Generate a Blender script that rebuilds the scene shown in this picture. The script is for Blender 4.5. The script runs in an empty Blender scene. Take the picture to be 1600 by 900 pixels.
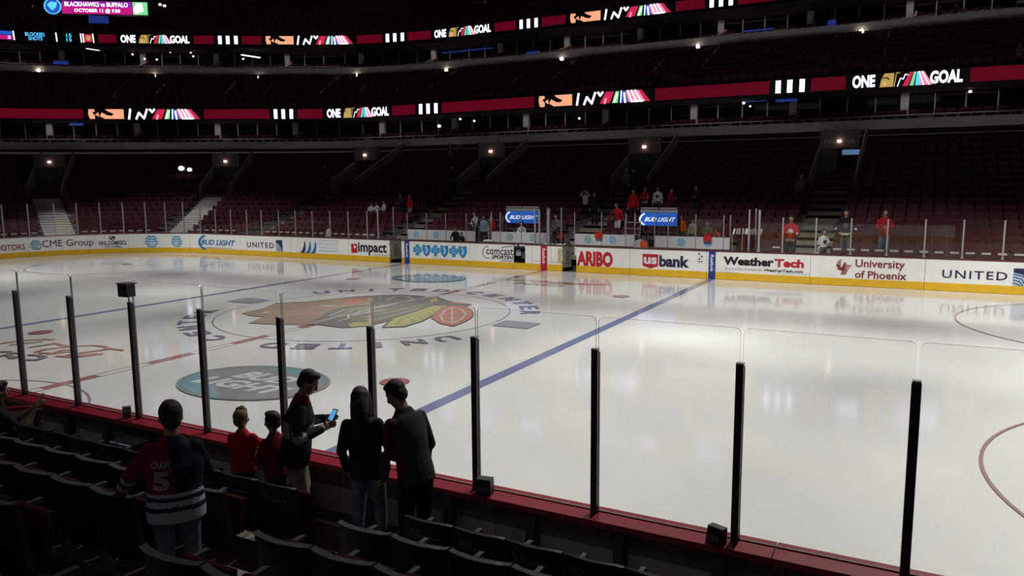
import bpy, bmesh, math, random
from mathutils import Vector, Matrix, Euler
from mathutils.bvhtree import BVHTree
random.seed(7)
S = bpy.context.scene
C = S.collection
PI = math.pi

# ------------------------------------------------------------------ camera
CX, CY, CZ, YAW, PIT, ROL, FPX = 15.5818, -19.2539, 4.0543, 0.491846, -0.135222, -0.0078575, 1210.9
_cy, _sy, _cp, _sp = math.cos(YAW), math.sin(YAW), math.cos(PIT), math.sin(PIT)
FW = Vector((-_sy*_cp, _cy*_cp, _sp)); RT0 = Vector((_cy, _sy, 0)); UP0 = RT0.cross(FW)
RT = RT0*math.cos(ROL) + UP0*math.sin(ROL); UP = -RT0*math.sin(ROL) + UP0*math.cos(ROL)
EYE = Vector((CX, CY, CZ))
cam = bpy.data.objects.new('camera', bpy.data.cameras.new('camera')); C.objects.link(cam)
m3 = Matrix((RT, UP, -FW)).transposed().to_4x4(); m3.translation = EYE
cam.matrix_world = m3
cam.data.lens = FPX/1600*36; cam.data.sensor_width = 36; cam.data.clip_end = 400; cam.data.clip_start = 0.05
S.camera = cam

# ------------------------------------------------------------------ light
S.view_settings.view_transform = 'Standard'; S.view_settings.look = 'None'
S.view_settings.gamma = 1; S.view_settings.use_curve_mapping = False
S.view_settings.exposure = 0.0
w = bpy.data.worlds.new('world'); S.world = w; w.use_nodes = True
w.node_tree.nodes['Background'].inputs[0].default_value = (1.0, 0.82, 0.80, 1)
w.node_tree.nodes['Background'].inputs[1].default_value = 0.03
ICE_W = 4100.0
for lx, lw in ((-25, .68), (-15, .53), (-5, .55), (5, .70), (15, .90), (25, 1.05)):
    for ly, tilt in ((-9, 30.5), (9, -27.5)):
        ld = bpy.data.lights.new('rink_light', 'SPOT'); ld.energy = ICE_W*2*PI*lw*(1.2 if ly > 0 else 1.0)
        ld.spot_size = math.radians(39); ld.spot_blend = 0.55; ld.shadow_soft_size = 0.5
        ld.color = (1.0, 0.985, 0.96)
        lo = bpy.data.objects.new('rink_light', ld); C.objects.link(lo)
        lo.location = (lx, ly, 29); lo.rotation_euler = (math.radians(tilt), 0, 0)

for nx in (-2, 12):         # unseen area lights added to brighten the near stand
    ld = bpy.data.lights.new('near_fill', 'AREA'); ld.shape = 'RECTANGLE'; ld.size = 8; ld.size_y = 1.5; ld.energy = 62; ld.color = (0.92, 0.96, 1.0)
    lo = bpy.data.objects.new('near_fill', ld); C.objects.link(lo); lo.location = (nx, -25, 14); lo.rotation_euler = (math.radians(40), 0, 0)

for gx, gy, cone, gc in ((6.0, -3.4, 5.5, (0.45, 1.0, 0.6)), (4.6, -4.6, 7, (1.0, 0.95, 0.35)), (-7.0, -3.0, 9, (0.6, 1.0, 0.6)), (5.2, 5.0, 8, (0.75, 1.0, 0.55))):   # coloured effect lights aimed at the ice
    ld = bpy.data.lights.new('effect_light', 'SPOT'); ld.energy = 1900; ld.spot_size = math.radians(cone*0.8); ld.spot_blend = 0.5; ld.shadow_soft_size = 0.3; ld.color = gc
    lo = bpy.data.objects.new('effect_light', ld); C.objects.link(lo); lo.location = (gx, gy+2, 26)
    lo.rotation_euler = (Vector((gx, gy, 0))-lo.location).to_track_quat('-Z', 'Y').to_euler()

def project(p):
    d = Vector(p) - EYE; D = d.dot(FW)
    return (800 + FPX*d.dot(RT)/D, 450 - FPX*d.dot(UP)/D)
def on(u, v, ax, val):          # the real point seen at (u, v) on the plane axis = val
    d = FW + RT*((u-800)/FPX) - UP*((v-450)/FPX)
    t = (val - EYE[ax])/d[ax]
    return EYE + d*t

# ------------------------------------------------------------------ materials
MATS = {}
def mat(name, col, rough=0.6, spec=0.5, metal=0.0, em=None, es=1.0, noise=0.0, nscale=8.0, bump=0.0):
    if name in MATS: return MATS[name]
    m = bpy.data.materials.new(name); m.use_nodes = True
    nt = m.node_tree; b = nt.nodes['Principled BSDF']
    b.inputs['Base Color'].default_value = (*col, 1); b.inputs['Roughness'].default_value = rough
    b.inputs['Specular IOR Level'].default_value = spec; b.inputs['Metallic'].default_value = metal
    if em:
        b.inputs['Emission Color'].default_value = (*em, 1); b.inputs['Emission Strength'].default_value = es
    if noise or bump:
        tc = nt.nodes.new('ShaderNodeTexCoord'); n = nt.nodes.new('ShaderNodeTexNoise')
        n.inputs['Scale'].default_value = nscale; n.inputs['Detail'].default_value = 4
        nt.links.new(tc.outputs['Object'], n.inputs['Vector'])
        if noise:
            r = nt.nodes.new('ShaderNodeValToRGB')
            r.color_ramp.elements[0].position = 0.3; r.color_ramp.elements[1].position = 0.7
            r.color_ramp.elements[0].color = (*[c*(1-noise) for c in col], 1)
            r.color_ramp.elements[1].color = (*[min(1, c*(1+noise)) for c in col], 1)
            nt.links.new(n.outputs['Fac'], r.inputs['Fac']); nt.links.new(r.outputs['Color'], b.inputs['Base Color'])
        if bump:
            bp = nt.nodes.new('ShaderNodeBump'); bp.inputs['Strength'].default_value = bump
            bp.inputs['Distance'].default_value = 0.01
            nt.links.new(n.outputs['Fac'], bp.inputs['Height']); nt.links.new(bp.outputs['Normal'], b.inputs['Normal'])
    MATS[name] = m
    return m
def ice_mat(name, col, noise=0.02):
    if name != 'ice_white': col = tuple(c*0.76+0.60*0.24 for c in col)
    m = mat(name, col, rough=0.09, spec=0.5, noise=noise, nscale=0.35)
    return m
def emit(name, col, s): return mat(name, (0.01, 0.01, 0.01), 0.5, 0.2, em=col, es=s)
def glass_mat(name, tint, gloss, rough=0.02):
    m = bpy.data.materials.new(name); m.use_nodes = True; nt = m.node_tree; nt.nodes.clear()
    o = nt.nodes.new('ShaderNodeOutputMaterial'); t = nt.nodes.new('ShaderNodeBsdfTransparent')
    g = nt.nodes.new('ShaderNodeBsdfGlossy'); mx = nt.nodes.new('ShaderNodeMixShader'); f = nt.nodes.new('ShaderNodeLayerWeight')
    pw = nt.nodes.new('ShaderNodeMath'); pw.operation = 'POWER'; pw.inputs[1].default_value = 5; f.inputs['Blend'].default_value = 0.5
    ml = nt.nodes.new('ShaderNodeMath'); ml.operation = 'MULTIPLY_ADD'; ml.inputs[1].default_value = gloss; ml.inputs[2].default_value = 0.035*gloss
    nt.links.new(f.outputs['Facing'], pw.inputs[0])
    t.inputs[0].default_value = (*tint, 1); g.inputs['Roughness'].default_value = rough
    nt.links.new(pw.outputs[0], ml.inputs[0]); nt.links.new(ml.outputs[0], mx.inputs[0])
    nt.links.new(t.outputs[0], mx.inputs[1]); nt.links.new(g.outputs[0], mx.inputs[2]); nt.links.new(mx.outputs[0], o.inputs[0])
    return m
GLASS = glass_mat('rink_glass', (0.975, 0.985, 0.98), 0.7)
GLASSF = glass_mat('far_glass', (0.93, 0.93, 0.93), 0.7)
SGLASS = glass_mat('suite_glass', (0.9, 0.9, 0.92), 0.12)
EDGE = mat('glass_edge', (0.28, 0.31, 0.29), 0.3)
EDGEL = mat('glass_edge_light', (0.62, 0.66, 0.63), 0.25)
white = mat('board_white', (0.84, 0.83, 0.80), 0.35, noise=0.03, nscale=3)
yellow = mat('kick_yellow', (0.72, 0.43, 0.015), 0.4, noise=0.06, nscale=4)
capred = mat('cap_red', (0.26, 0.006, 0.022), 0.35, noise=0.06)
caprail = mat('cap_maroon', (0.09, 0.02, 0.025), 0.4)
steel = mat('post_aluminium', (0.42, 0.41, 0.40), 0.35, metal=0.5)
darkpost = mat('post_black_pad', (0.032, 0.030, 0.028), 0.3)
darksteel = mat('frame_dark_steel', (0.055, 0.055, 0.055), 0.5)
concrete = mat('stand_concrete', (0.16, 0.15, 0.125), 0.85, noise=0.15, nscale=2)
stairmat = mat('stair_concrete', (0.22, 0.205, 0.165), 0.8, noise=0.12, nscale=3)
fascia = mat('fascia_concrete', (0.72, 0.66, 0.63), 0.7, noise=0.06, nscale=1)
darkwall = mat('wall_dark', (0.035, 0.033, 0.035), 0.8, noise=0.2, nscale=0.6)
black = mat('black_plastic', (0.012, 0.012, 0.014), 0.45)
seatred = mat('seat_maroon', (0.088, 0.021, 0.025), 0.6, 0.2, noise=0.12, nscale=2)
seatdark = mat('seat_black_shell', (0.010, 0.011, 0.014), 0.5, 0.2)
seatrim = mat('seat_grey_rim', (0.05, 0.055, 0.055), 0.4, 0.3)
cushion = mat('seat_cushion', (0.032, 0.005, 0.006), 0.9, 0.08)
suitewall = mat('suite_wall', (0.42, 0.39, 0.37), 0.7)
ledoff = mat('led_black', (0.006, 0.005, 0.008), 0.5)
ledred = emit('led_red', (0.10, 0.0008, 0.010), 1.0)
ledwhite = emit('led_white', (0.80, 0.84, 1.0), 2.2)
ledcyan = emit('led_cyan', (0.10, 0.55, 1.0), 1.3)
ledskin = emit('led_skin', (1.0, 0.42, 0.24), 1.0)
ledgold = emit('led_gold', (0.50, 0.34, 0.10), 1.0)
ledpink = emit('led_pink', (1.0, 0.28, 0.42), 1.1)
ledcrim = emit('led_crimson', (0.62, 0.02, 0.08), 1.0)
ledgreen = emit('led_green', (0.22, 0.75, 0.35), 1.0)
ledblue = emit('led_blue', (0.02, 0.09, 0.60), 1.0)
ledmag = emit('led_magenta', (0.55, 0.01, 0.22), 1.0)
lampw = emit('lamp_white', (1.0, 0.86, 0.72), 6.0)
lampb = emit('lamp_bluewhite', (0.75, 0.8, 1.0), 5.0)

# ------------------------------------------------------------------ helpers
def tag(o, label=None, cat=None, group=None, kind=None):
    if label: o['label'] = label
    if cat: o['category'] = cat
    if group: o['group'] = group
    if kind: o['kind'] = kind
    return o
def empty(name, loc=(0, 0, 0), rz=0, label=None, cat=None, group=None):
    o = bpy.data.objects.new(name, None); C.objects.link(o); o.location = loc; o.rotation_euler = (0, 0, rz)
    o.empty_display_size = 0.1
    return tag(o, label, cat, group)
class MB:
    def __init__(s): s.v = []; s.f = []; s.m = []
    def poly(s, pts, mi=0):
        n = len(s.v); s.v += [tuple(p) for p in pts]; s.f.append(tuple(range(n, n+len(pts)))); s.m.append(mi)
    def add(s, vs, fs, mi=0):
        n = len(s.v); s.v += [tuple(p) for p in vs]
        for f in fs: s.f.append(tuple(i+n for i in f)); s.m.append(mi)
    def box(s, x0, x1, y0, y1, z0, z1, mi=0, M=None):
        P = [Vector((x, y, z)) for z in (z0, z1) for y in (y0, y1) for x in (x0, x1)]
        if M: P = [M @ p for p in P]
        s.add(P, [(0, 2, 3, 1), (4, 5, 7, 6), (0, 1, 5, 4), (2, 6, 7, 3), (0, 4, 6, 2), (1, 3, 7, 5)], mi)
    def bar(s, a, b, w_, h_, mi=0, up=(0, 0, 1)):
        a = Vector(a); b = Vector(b); d = b-a; L = d.length
        if L < 1e-6: return
        d /= L; u = Vector(up)
        if abs(d.dot(u)) > 0.98: u = Vector((0, 1, 0))
        r = d.cross(u).normalized(); u = r.cross(d)
        P = []
        for q in (a, b):
            for sx, sz in ((-1, -1), (1, -1), (1, 1), (-1, 1)): P.append(q + r*sx*w_/2 + u*sz*h_/2)
        s.add(P, [(0, 1, 2, 3), (7, 6, 5, 4), (0, 4, 5, 1), (1, 5, 6, 2), (2, 6, 7, 3), (3, 7, 4, 0)], mi)
    def tube(s, pts, r, n=8, mi=0):
        pts = [Vector(p) for p in pts]; rr = r if isinstance(r, (list, tuple)) else [r]*len(pts)
        rings = []
        for i, p in enumerate(pts):
            d = (pts[min(i+1, len(pts)-1)] - pts[max(i-1, 0)]).normalized()
            u = Vector((0, 0, 1)) if abs(d.z) < 0.95 else Vector((1, 0, 0))
            a = d.cross(u).normalized(); b = a.cross(d)
            rings.append([p + (a*math.cos(2*PI*k/n) + b*math.sin(2*PI*k/n))*rr[i] for k in range(n)])
        vs = [q for R_ in rings for q in R_]; fs = []
        for i in range(len(pts)-1):
            for k in range(n):
                fs.append((i*n+k, i*n+(k+1) % n, (i+1)*n+(k+1) % n, (i+1)*n+k))
        fs.append(tuple(range(n-1, -1, -1))); fs.append(tuple((len(pts)-1)*n+k for k in range(n)))
        s.add(vs, fs, mi)
    def ell(s, c, rx, ry, rz, n=12, m=8, mi=0, M=None):
        vs = []; fs = []; c = Vector(c)
        vs.append(Vector((0, 0, -rz)))
        for i in range(1, m):
            t = -PI/2 + PI*i/m
            for k in range(n):
                a = 2*PI*k/n; vs.append(Vector((rx*math.cos(t)*math.cos(a), ry*math.cos(t)*math.sin(a), rz*math.sin(t))))
        vs.append(Vector((0, 0, rz)))
        if M: vs = [M @ q for q in vs]
        vs = [q + c for q in vs]
        for k in range(n): fs.append((0, 1+(k+1) % n, 1+k))
        for i in range(m-2):
            for k in range(n):
                a = 1+i*n+k; b = 1+i*n+(k+1) % n; fs.append((a, b, b+n, a+n))
        L = len(vs)-1
        for k in range(n): fs.append((L, 1+(m-2)*n+k, 1+(m-2)*n+(k+1) % n))
        s.add(vs, fs, mi)
    def build(s, name, mats, parent=None, smooth=False, loc=None):
        me = bpy.data.meshes.new(name)
        me.from_pydata(s.v, [], s.f); 
        if not isinstance(mats, (list, tuple)): mats = [mats]
        for m in mats: me.materials.append(m)
        if len(mats) > 1: me.polygons.foreach_set('material_index', s.m)
        if smooth: me.polygons.foreach_set('use_smooth', [True]*len(me.polygons))
        me.update()
        o = bpy.data.objects.new(name, me); C.objects.link(o)
        if parent: o.parent = parent
        if loc: o.location = loc
        return o
def struct(o, label=None): o['kind'] = 'structure'; return tag(o, label)

_tc = {}
def text2d(body, bold=0.0, shear=0.0, spacing=1.0):
    key = (body, bold, shear, spacing)
    if key in _tc: return _tc[key]
    cu = bpy.data.curves.new('t', 'FONT'); cu.body = body; cu.size = 1; cu.offset = bold; cu.shear = shear
    cu.resolution_u = 3; cu.space_character = spacing
    o = bpy.data.objects.new('t', cu); C.objects.link(o)
    bpy.context.view_layer.update()
    me = bpy.data.meshes.new_from_object(o.evaluated_get(bpy.context.evaluated_depsgraph_get()))
    vs = [(v.co.x, v.co.y) for v in me.vertices]; fs = [tuple(p.vertices) for p in me.polygons]
    bpy.data.objects.remove(o); bpy.data.curves.remove(cu); bpy.data.meshes.remove(me)
    x0 = min(v[0] for v in vs); x1 = max(v[0] for v in vs); y0 = min(v[1] for v in vs); y1 = max(v[1] for v in vs)
    vs = [((x-x0)/(x1-x0), (y-y0)/(y1-y0)) for x, y in vs]
    _tc[key] = (vs, fs)
    return _tc[key]
class Flat:
    """2-D artwork in (a, h) that is laid onto a surface by a mapping function"""
    def __init__(s): s.items = []
    def poly(s, pts, m, lift=0): s.items.append(([tuple(p) for p in pts], [tuple(range(len(pts)))], m, lift))
    def rect(s, a0, a1, h0, h1, m, lift=0, n=1):
        for i in range(n):
            p = a0+(a1-a0)*i/n; q = a0+(a1-a0)*(i+1)/n
            s.poly([(p, h0), (q, h0), (q, h1), (p, h1)], m, lift)
    def text(s, body, a0, a1, h0, h1, m, bold=0.02, shear=0, lift=1, spacing=1.0):
        vs, fs = text2d(body, bold, shear, spacing)
        s.items.append(([(a0+(a1-a0)*x, h0+(h1-h0)*y) for x, y in vs], fs, m, lift))
    def disc(s, a, h, ra, rh, m, lift=0, n=24, t0=0, t1=2*PI):
        s.poly([(a+ra*math.cos(t0+(t1-t0)*k/n), h+rh*math.sin(t0+(t1-t0)*k/n)) for k in range(n)], m, lift)
    def ring(s, a, h, r0, r1, m, lift=0, n=48, t0=0, t1=2*PI, sq=1.0):
        for k in range(n):
            p = t0+(t1-t0)*k/n; q = t0+(t1-t0)*(k+1)/n
            s.poly([(a+r0*math.cos(p), h+sq*r0*math.sin(p)), (a+r1*math.cos(p), h+sq*r1*math.sin(p)),
                    (a+r1*math.cos(q), h+sq*r1*math.sin(q)), (a+r0*math.cos(q), h+sq*r0*math.sin(q))], m, lift)
    def stroke(s, pts, w_, m, lift=1):
        for i in range(len(pts)-1):
            a = Vector(pts[i]); b = Vector(pts[i+1]); d = (b-a)
            if d.length < 1e-6: continue
            d.normalize(); n = Vector((-d.y, d.x))*w_/2; e = d*w_*0.25
            s.poly([a-e-n, b+e-n, b+e+n, a-e+n], m, lift)
    def build(s, name, fn, parent=None, step=0.002, base=0.004):
        mats = []; mb = MB()
        for i, (vs, fs, m, lift) in enumerate(s.items):
            if m not in mats: mats.append(m)
            mb.add([fn(a, h, base+step*(lift+0.03*i)) for a, h in vs], fs, mats.index(m))
        return mb.build(name, mats, parent)

# ------------------------------------------------------------------ paths
def arc_path(pts):
    L = [0]
    for i in range(1, len(pts)): L.append(L[-1]+(Vector(pts[i])-Vector(pts[i-1])).length)
    return L
class Path:
    """plan polyline from the far left end round to the right; a = arc length"""
    def __init__(s, pts): s.p = [Vector(q) for q in pts]; s.L = arc_path(s.p)
    def at(s, a):
        L = s.L; lo = 0; hi = len(L)-1
        if a <= 0: i = 0
        elif a >= L[-1]: i = len(L)-2
        else:
            while hi-lo > 1:
                mid = (lo+hi)//2
                if L[mid] <= a: lo = mid
                else: hi = mid
            i = lo
        d = s.p[i+1]-s.p[i]; l = L[i+1]-L[i]
        q = s.p[i]+d*((a-L[i])/l); d = d/l
        # smooth normal
        n = Vector((d.y, -d.x))
        return q, d, n       # n points to the rink
    def xyz(s, a, z, off=0.0):
        q, d, n = s.at(a); q = q+n*off
        return Vector((q.x, q.y, z))
    def find(s, u, z=0.6):
        lo, hi = 0.0, s.L[-1]
        for _ in range(40):
            mid = (lo+hi)/2
            if project(s.xyz(mid, z))[0] < u: lo = mid
            else: hi = mid
        return (lo+hi)/2
def catmull(P, n=8):
    out = []
    for i in range(len(P)-1):
        p0 = Vector(P[max(i-1, 0)]); p1 = Vector(P[i]); p2 = Vector(P[i+1]); p3 = Vector(P[min(i+2, len(P)-1)])
        for k in range(n):
            t = k/n
            out.append(0.5*((2*p1)+(-p0+p2)*t+(2*p0-5*p1+4*p2-p3)*t*t+(-p0+3*p1-3*p2+p3)*t*t*t))
    out.append(Vector(P[-1])); return out
NS = 26
def rink_pts(off=0.0, xr=30.0):
    P = []
    yb = 12.95+off; R_ = 8.53+off
    for k in range(12): P.append((-30.48-off, -14+(4.42+14)*k/12))
    for k in range(NS+1):
        t = PI/2*k/NS; P.append((-21.95-R_*math.cos(t), 4.42+R_*math.sin(t)))
    for k in range(1, 25): P.append((-21.95+(xr+21.95)*k/24, yb))
    return [Vector(p) for p in P]
RINK = Path(rink_pts(0.0)); RINKG = Path(rink_pts(0.12))
# facade of the lower suite tier, same number of samples as the rink path
_cor = catmull([(-51.5, 4.42), (-50.2, 10.8), (-45.4, 16.8), (-38.6, 21.9), (-31.8, 26.3), (-27.0, 29.0), (-21.95, 30.0)], 12)
_cp_ = Path(_cor)
TP = [Vector((-51.5, -14+(18.42)*k/12)) for k in range(12)]
TP += [_cp_.at(_cp_.L[-1]*k/NS)[0] for k in range(NS+1)]
TP += [Vector((-21.95+(30+21.95)*k/24, 30.0)) for k in range(1, 25)]
RP = rink_pts(0.25)
def lower(d):      # plan line at depth y = d (13.2 .. 30) on the straight
    t = (d-13.2)/16.8
    return Path([RP[i].lerp(TP[i], t) for i in range(len(RP))])
def upper(off):    # outward offset of the facade
    P = []
    for i, p in enumerate(TP):
        a = TP[max(i-1, 0)]; b = TP[min(i+1, len(TP)-1)]; d = (b-a).normalized()
        P.append(p+Vector((-d.y, d.x))*off)
    return Path(P)
def sweep(mb, pa, prof, a0=None, a1=None, mi=0, step=None, closed=True):
    """prof: list of (off, z), off toward the rink; swept along the path"""
    a0 = 0 if a0 is None else a0; a1 = pa.L[-1] if a1 is None else a1
    A = [a0]+[x for x in pa.L if a0+1e-3 < x < a1-1e-3]+[a1]
    if step:
        n = max(1, int((a1-a0)/step)); A = [a0+(a1-a0)*k/n for k in range(n+1)]
    vs = []
    for a in A:
        q, d, nn = pa.at(a if a < a1 else a-1e-4)
        for off, z in prof: p = q+nn*off; vs.append((p.x, p.y, z))
    k = len(prof); fs = []
    rng = k if closed else k-1
    for i in range(len(A)-1):
        for j in range(rng):
            fs.append((i*k+j, (i+1)*k+j, (i+1)*k+(j+1) % k, i*k+(j+1) % k))
    if closed:
        fs.append(tuple(range(k))); fs.append(tuple((len(A)-1)*k+j for j in range(k-1, -1, -1)))
    mb.add(vs, fs, mi)
ORD = ['first', 'second', 'third', 'fourth', 'fifth', 'sixth', 'seventh', 'eighth', 'ninth', 'tenth', 'eleventh', 'twelfth']
def nth(k):
    if k < 12: return ORD[k]
    k += 1
    return '%d%s' % (k, 'th' if 10 < k % 100 < 20 else {1: 'st', 2: 'nd', 3: 'rd'}.get(k % 10, 'th'))

# ================================================================== the ice and what is painted in it
IW = ice_mat('ice_white', (0.80, 0.80, 0.77))
IB = ice_mat('ice_blue_line', (0.10, 0.13, 0.36)); IBD = ice_mat('ice_letter_blue', (0.13, 0.13, 0.26))
IR = ice_mat('ice_red', (0.40, 0.055, 0.065)); IRT = ice_mat('ice_red_thin', (0.36, 0.16, 0.17))
IG = ice_mat('ice_circle_grey', (0.22, 0.24, 0.32)); ITAN = ice_mat('ice_tan', (0.42, 0.27, 0.17))
IDK = ice_mat('ice_dark_grey', (0.17, 0.165, 0.14)); IYE = ice_mat('ice_yellow', (0.56, 0.50, 0.15))
IRE = ice_mat('ice_coral', (0.62, 0.19, 0.13)); IGR = ice_mat('ice_olive', (0.28, 0.33, 0.14))
IPK = ice_mat('ice_pale_pink', (0.62, 0.55, 0.53)); ITE = ice_mat('ice_teal', (0.10, 0.32, 0.40))
IGY = ice_mat('ice_grey', (0.25, 0.26, 0.27)); ILT = ice_mat('ice_pale_blue', (0.78, 0.82, 0.85))
ISC = ice_mat('ice_scarlet', (0.62, 0.16, 0.10)); IPA = ice_mat('ice_patch', (0.33, 0.35, 0.42))
F = Flat()
outl = [(p.x, p.y) for p in rink_pts(0.0, 21.95)]
TR = [(21.95+8.53*math.sin(PI/2*k/16), 4.42+8.53*math.cos(PI/2*k/16)) for k in range(1, 17)]
top = [(-30.48, 0)]+[p for p in outl if p[1] > 0]+TR
full = top+[(x, -y) for x, y in reversed(top)]
F.poly(full[::-1], IW)
for x in (-27.13, 27.13): F.rect(x-0.03, x+0.03, -10.8, 10.8, IRT, 2)
for x in (-7.77, 7.77): F.rect(x-0.15, x+0.15, -12.94, 12.94, IB, 2)
# centre line: red blocks joined by two thin outlines
for sx in (-0.15, 0.115): F.rect(sx, sx+0.035, -12.94, 12.94, IRT, 4)
y = -12.75
while y < 11.9:
    F.rect(-0.15, 0.15, y, y+1.2, IR, 3.5); y += 2.45
F.ring(0, 0, 4.545, 4.595, IG, 3, 96)
F.ring(0, -12.94, 3.02, 3.07, IRT, 3, 40, 0, PI)
for cx in (-21.03, 21.03):
    for cy in (-6.7, 6.7):
        F.ring(cx, cy, 4.545, 4.60, IRT, 2, 96); F.disc(cx, cy, 0.3, 0.3, IR, 2)
        for sy in (-1, 1):
            for sx in (-1, 1):
                F.rect(cx+sx*0.9-0.03, cx+sx*0.9+0.03, cy+sy*4.57, cy+sy*5.15, IRT, 2)
                F.rect(min(cx+sx*0.6, cx+sx*1.8), max(cx+sx*0.6, cx+sx*1.8), cy+sy*0.3-0.025, cy+sy*0.3+0.025, IRT, 2)
for cx in (-6.1, 6.1):
    for cy in (-6.7, 6.7): F.disc(cx, cy, 0.31, 0.31, IR, 2)
# ring of letters round the circle, tops outward, clockwise
def ring_word(word, a0, a1):
    n = len(word)
    for i, ch in enumerate(word):
        t = math.radians(a0+(a1-a0)*i/(n-1))
        vs, fs = text2d(ch, 0.03)
        wd = 0.16 if ch == 'I' else 0.60
        rd = Vector((math.cos(t), math.sin(t))); tn = Vector((math.sin(t), -math.cos(t)))
        out = []
        for x, yv in vs:
            p = rd*(4.92+0.62*yv)+tn*((x-0.5)*wd); out.append((p.x, p.y))
        F.items.append((out, fs, IBD, 3))
ring_word('UNITED', 147, 96); ring_word('CENTER', 80, 24); ring_word('UNITED', -28, -78); ring_word('CENTER', -101, -156)
for sx in (-1, 1): F.poly([(sx*4.75, -0.33), (sx*5.9, -0.33), (sx*5.9, 0.6), (sx*4.75, 0.6)], IPA, 3)
def I3(L): return [(lambda p: (p.x, p.y))(on(350+X/6.4, 440+Y/6.4, 2, 0)) for X, Y in L]
def I4(L): return [(lambda p: (p.x, p.y))(on(550+X/6.4, 440+Y/6.4, 2, 0)) for X, Y in L]
hair = I3([(850, 208), (1000, 183), (1250, 160)])+I4([(0, 155), (300, 137), (500, 132), (740, 150), (640, 178), (850, 155), (950, 188), (1000, 203), (1210, 232), (1150, 246), (900, 243), (600, 330), (480, 362), (330, 408), (160, 447), (0, 462)])+I3([(1180, 467), (940, 436), (800, 430)])
F.poly(hair, IDK, 4)
F.poly(I3([(175, 320), (400, 268), (520, 218), (850, 203), (1100, 173), (1290, 165), (1480, 165), (1500, 232), (1300, 245), (1130, 270), (1040, 305), (950, 370), (800, 434), (500, 432), (240, 420), (400, 357), (260, 347)]), ITAN, 5)
F.poly(I3([(1180, 205), (1290, 165), (1480, 165), (1340, 215), (1230, 235)]), IRE, 6)
F.poly(I3([(370, 318), (410, 303), (470, 305), (440, 322)]), IPK, 6)
F.poly(I3([(940, 243), (1090, 243), (1130, 255), (1000, 256)]), IPK, 6)
F.stroke(I3([(520, 222), (850, 208), (1000, 190)]), 0.12, IDK, 6)
F.stroke(I3([(400, 357), (640, 360), (830, 355)]), 0.05, IDK, 6)
F.stroke(I3([(750, 262), (640, 285), (600, 280)]), 0.08, IDK, 6); F.stroke(I3([(1000, 290), (900, 300)]), 0.08, IDK, 6)
F.poly(I3([(1240, 425), (1420, 420), (1390, 448), (1260, 462)]), IYE, 6)
F.poly(I4([(0, 415), (160, 405), (160, 447), (0, 462)]), IYE, 6)
for L in ([(0, 385), (300, 330), (800, 215)], [(0, 400), (330, 365), (560, 300)], [(100, 425), (420, 345), (700, 262)]): F.stroke(I4(L), 0.13, IGR, 6)
for L in ([(0, 330), (300, 255), (640, 180), (860, 150)], [(60, 300), (420, 225), (740, 170)], [(0, 350), (180, 310), (340, 290)], [(340, 190), (430, 155), (520, 150), (620, 180)]): F.stroke(I4(L), 0.07, IPK, 7)
for L in ([(740, 455), (1000, 385), (1250, 335), (1600, 285)], [(900, 430), (1150, 350), (1350, 330)], [(1050, 350), (1200, 290), (1500, 250)], [(1150, 400), (1250, 370), (1240, 340)]): F.stroke(I3(L), 0.07, IPK, 7)
for L in ([(1100, 360), (1300, 290), (1600, 250)],): F.stroke(I3(L), 0.16, IGR, 6)
F.poly(I4([(310, 463), (400, 378), (600, 318), (800, 250), (960, 243), (830, 330), (700, 400), (520, 455), (400, 463)]), IYE, 7)
F.stroke(I4([(310, 463), (400, 378), (600, 318), (800, 250)]), 0.09, IDK, 8); F.stroke(I4([(310, 463), (520, 455), (700, 400), (830, 330), (960, 243)]), 0.09, IDK, 8)
F.stroke(I4([(440, 435), (500, 380), (640, 330), (800, 285), (830, 310), (700, 375), (560, 425), (440, 435)]), 0.06, IGR, 8)
F.stroke(I4([(480, 400), (600, 385), (720, 340), (820, 300)]), 0.05, IGR, 8)
for L in ([(540, 360), (600, 385), (620, 405)], [(640, 330), (680, 350), (700, 378)]): F.stroke(I4(L), 0.05, IGR, 8)
red = [(800, 372), (830, 330), (900, 270), (980, 243), (1120, 246), (1195, 290), (1215, 330), (1190, 370), (1110, 415), (1010, 450), (890, 425)]
F.poly(I4(red), IRE, 8); F.stroke(I4(red+[red[0]]), 0.06, IRT, 9)
F.stroke(I4([(880, 350), (940, 290), (1010, 262), (1090, 280), (1140, 330), (1090, 385), (1000, 420), (910, 395), (880, 350)]), 0.07, IPK, 9)
for L in ([(1000, 262), (1000, 420)], [(900, 335), (1000, 330), (1120, 315)], [(905, 370), (1000, 375), (1110, 355)]): F.stroke(I4(L), 0.06, IPK, 9)
F.poly(I4([(780, 215), (790, 180), (850, 160), (860, 200)]), IYE, 6); F.poly(I4([(985, 205), (1090, 215), (1150, 232), (1000, 225)]), IRE, 6)
# two beer ovals
def oval(cx, cy):
    F.disc(cx, cy, 1.72, 1.30, IGY, 3, 48)
    F.poly([(cx-1.72*math.cos(PI*k/24*0.62-0.12), cy-1.30*math.sin(PI*k/24*0.62-0.12)) for k in range(25)], ITE, 4)
    F.poly([(cx+1.6*math.cos(PI*k/20*0.5+0.55), cy+1.22*math.sin(PI*k/20*0.5+0.55)) for k in range(21)], ITE, 4)
    F.ring(cx, cy, 1.60, 1.66, IDK, 5, 48, 0, 2*PI, 0.755)
    F.text('BUD', cx-0.75, cx+0.75, cy+0.05, cy+0.62, ILT, 0.04, 0.25, 6)
    F.text('LIGHT', cx-1.2, cx+1.2, cy-0.62, cy-0.05, ILT, 0.04, 0.25, 6)
oval(3.47, -8.0); oval(-3.2, 8.2)
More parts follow.
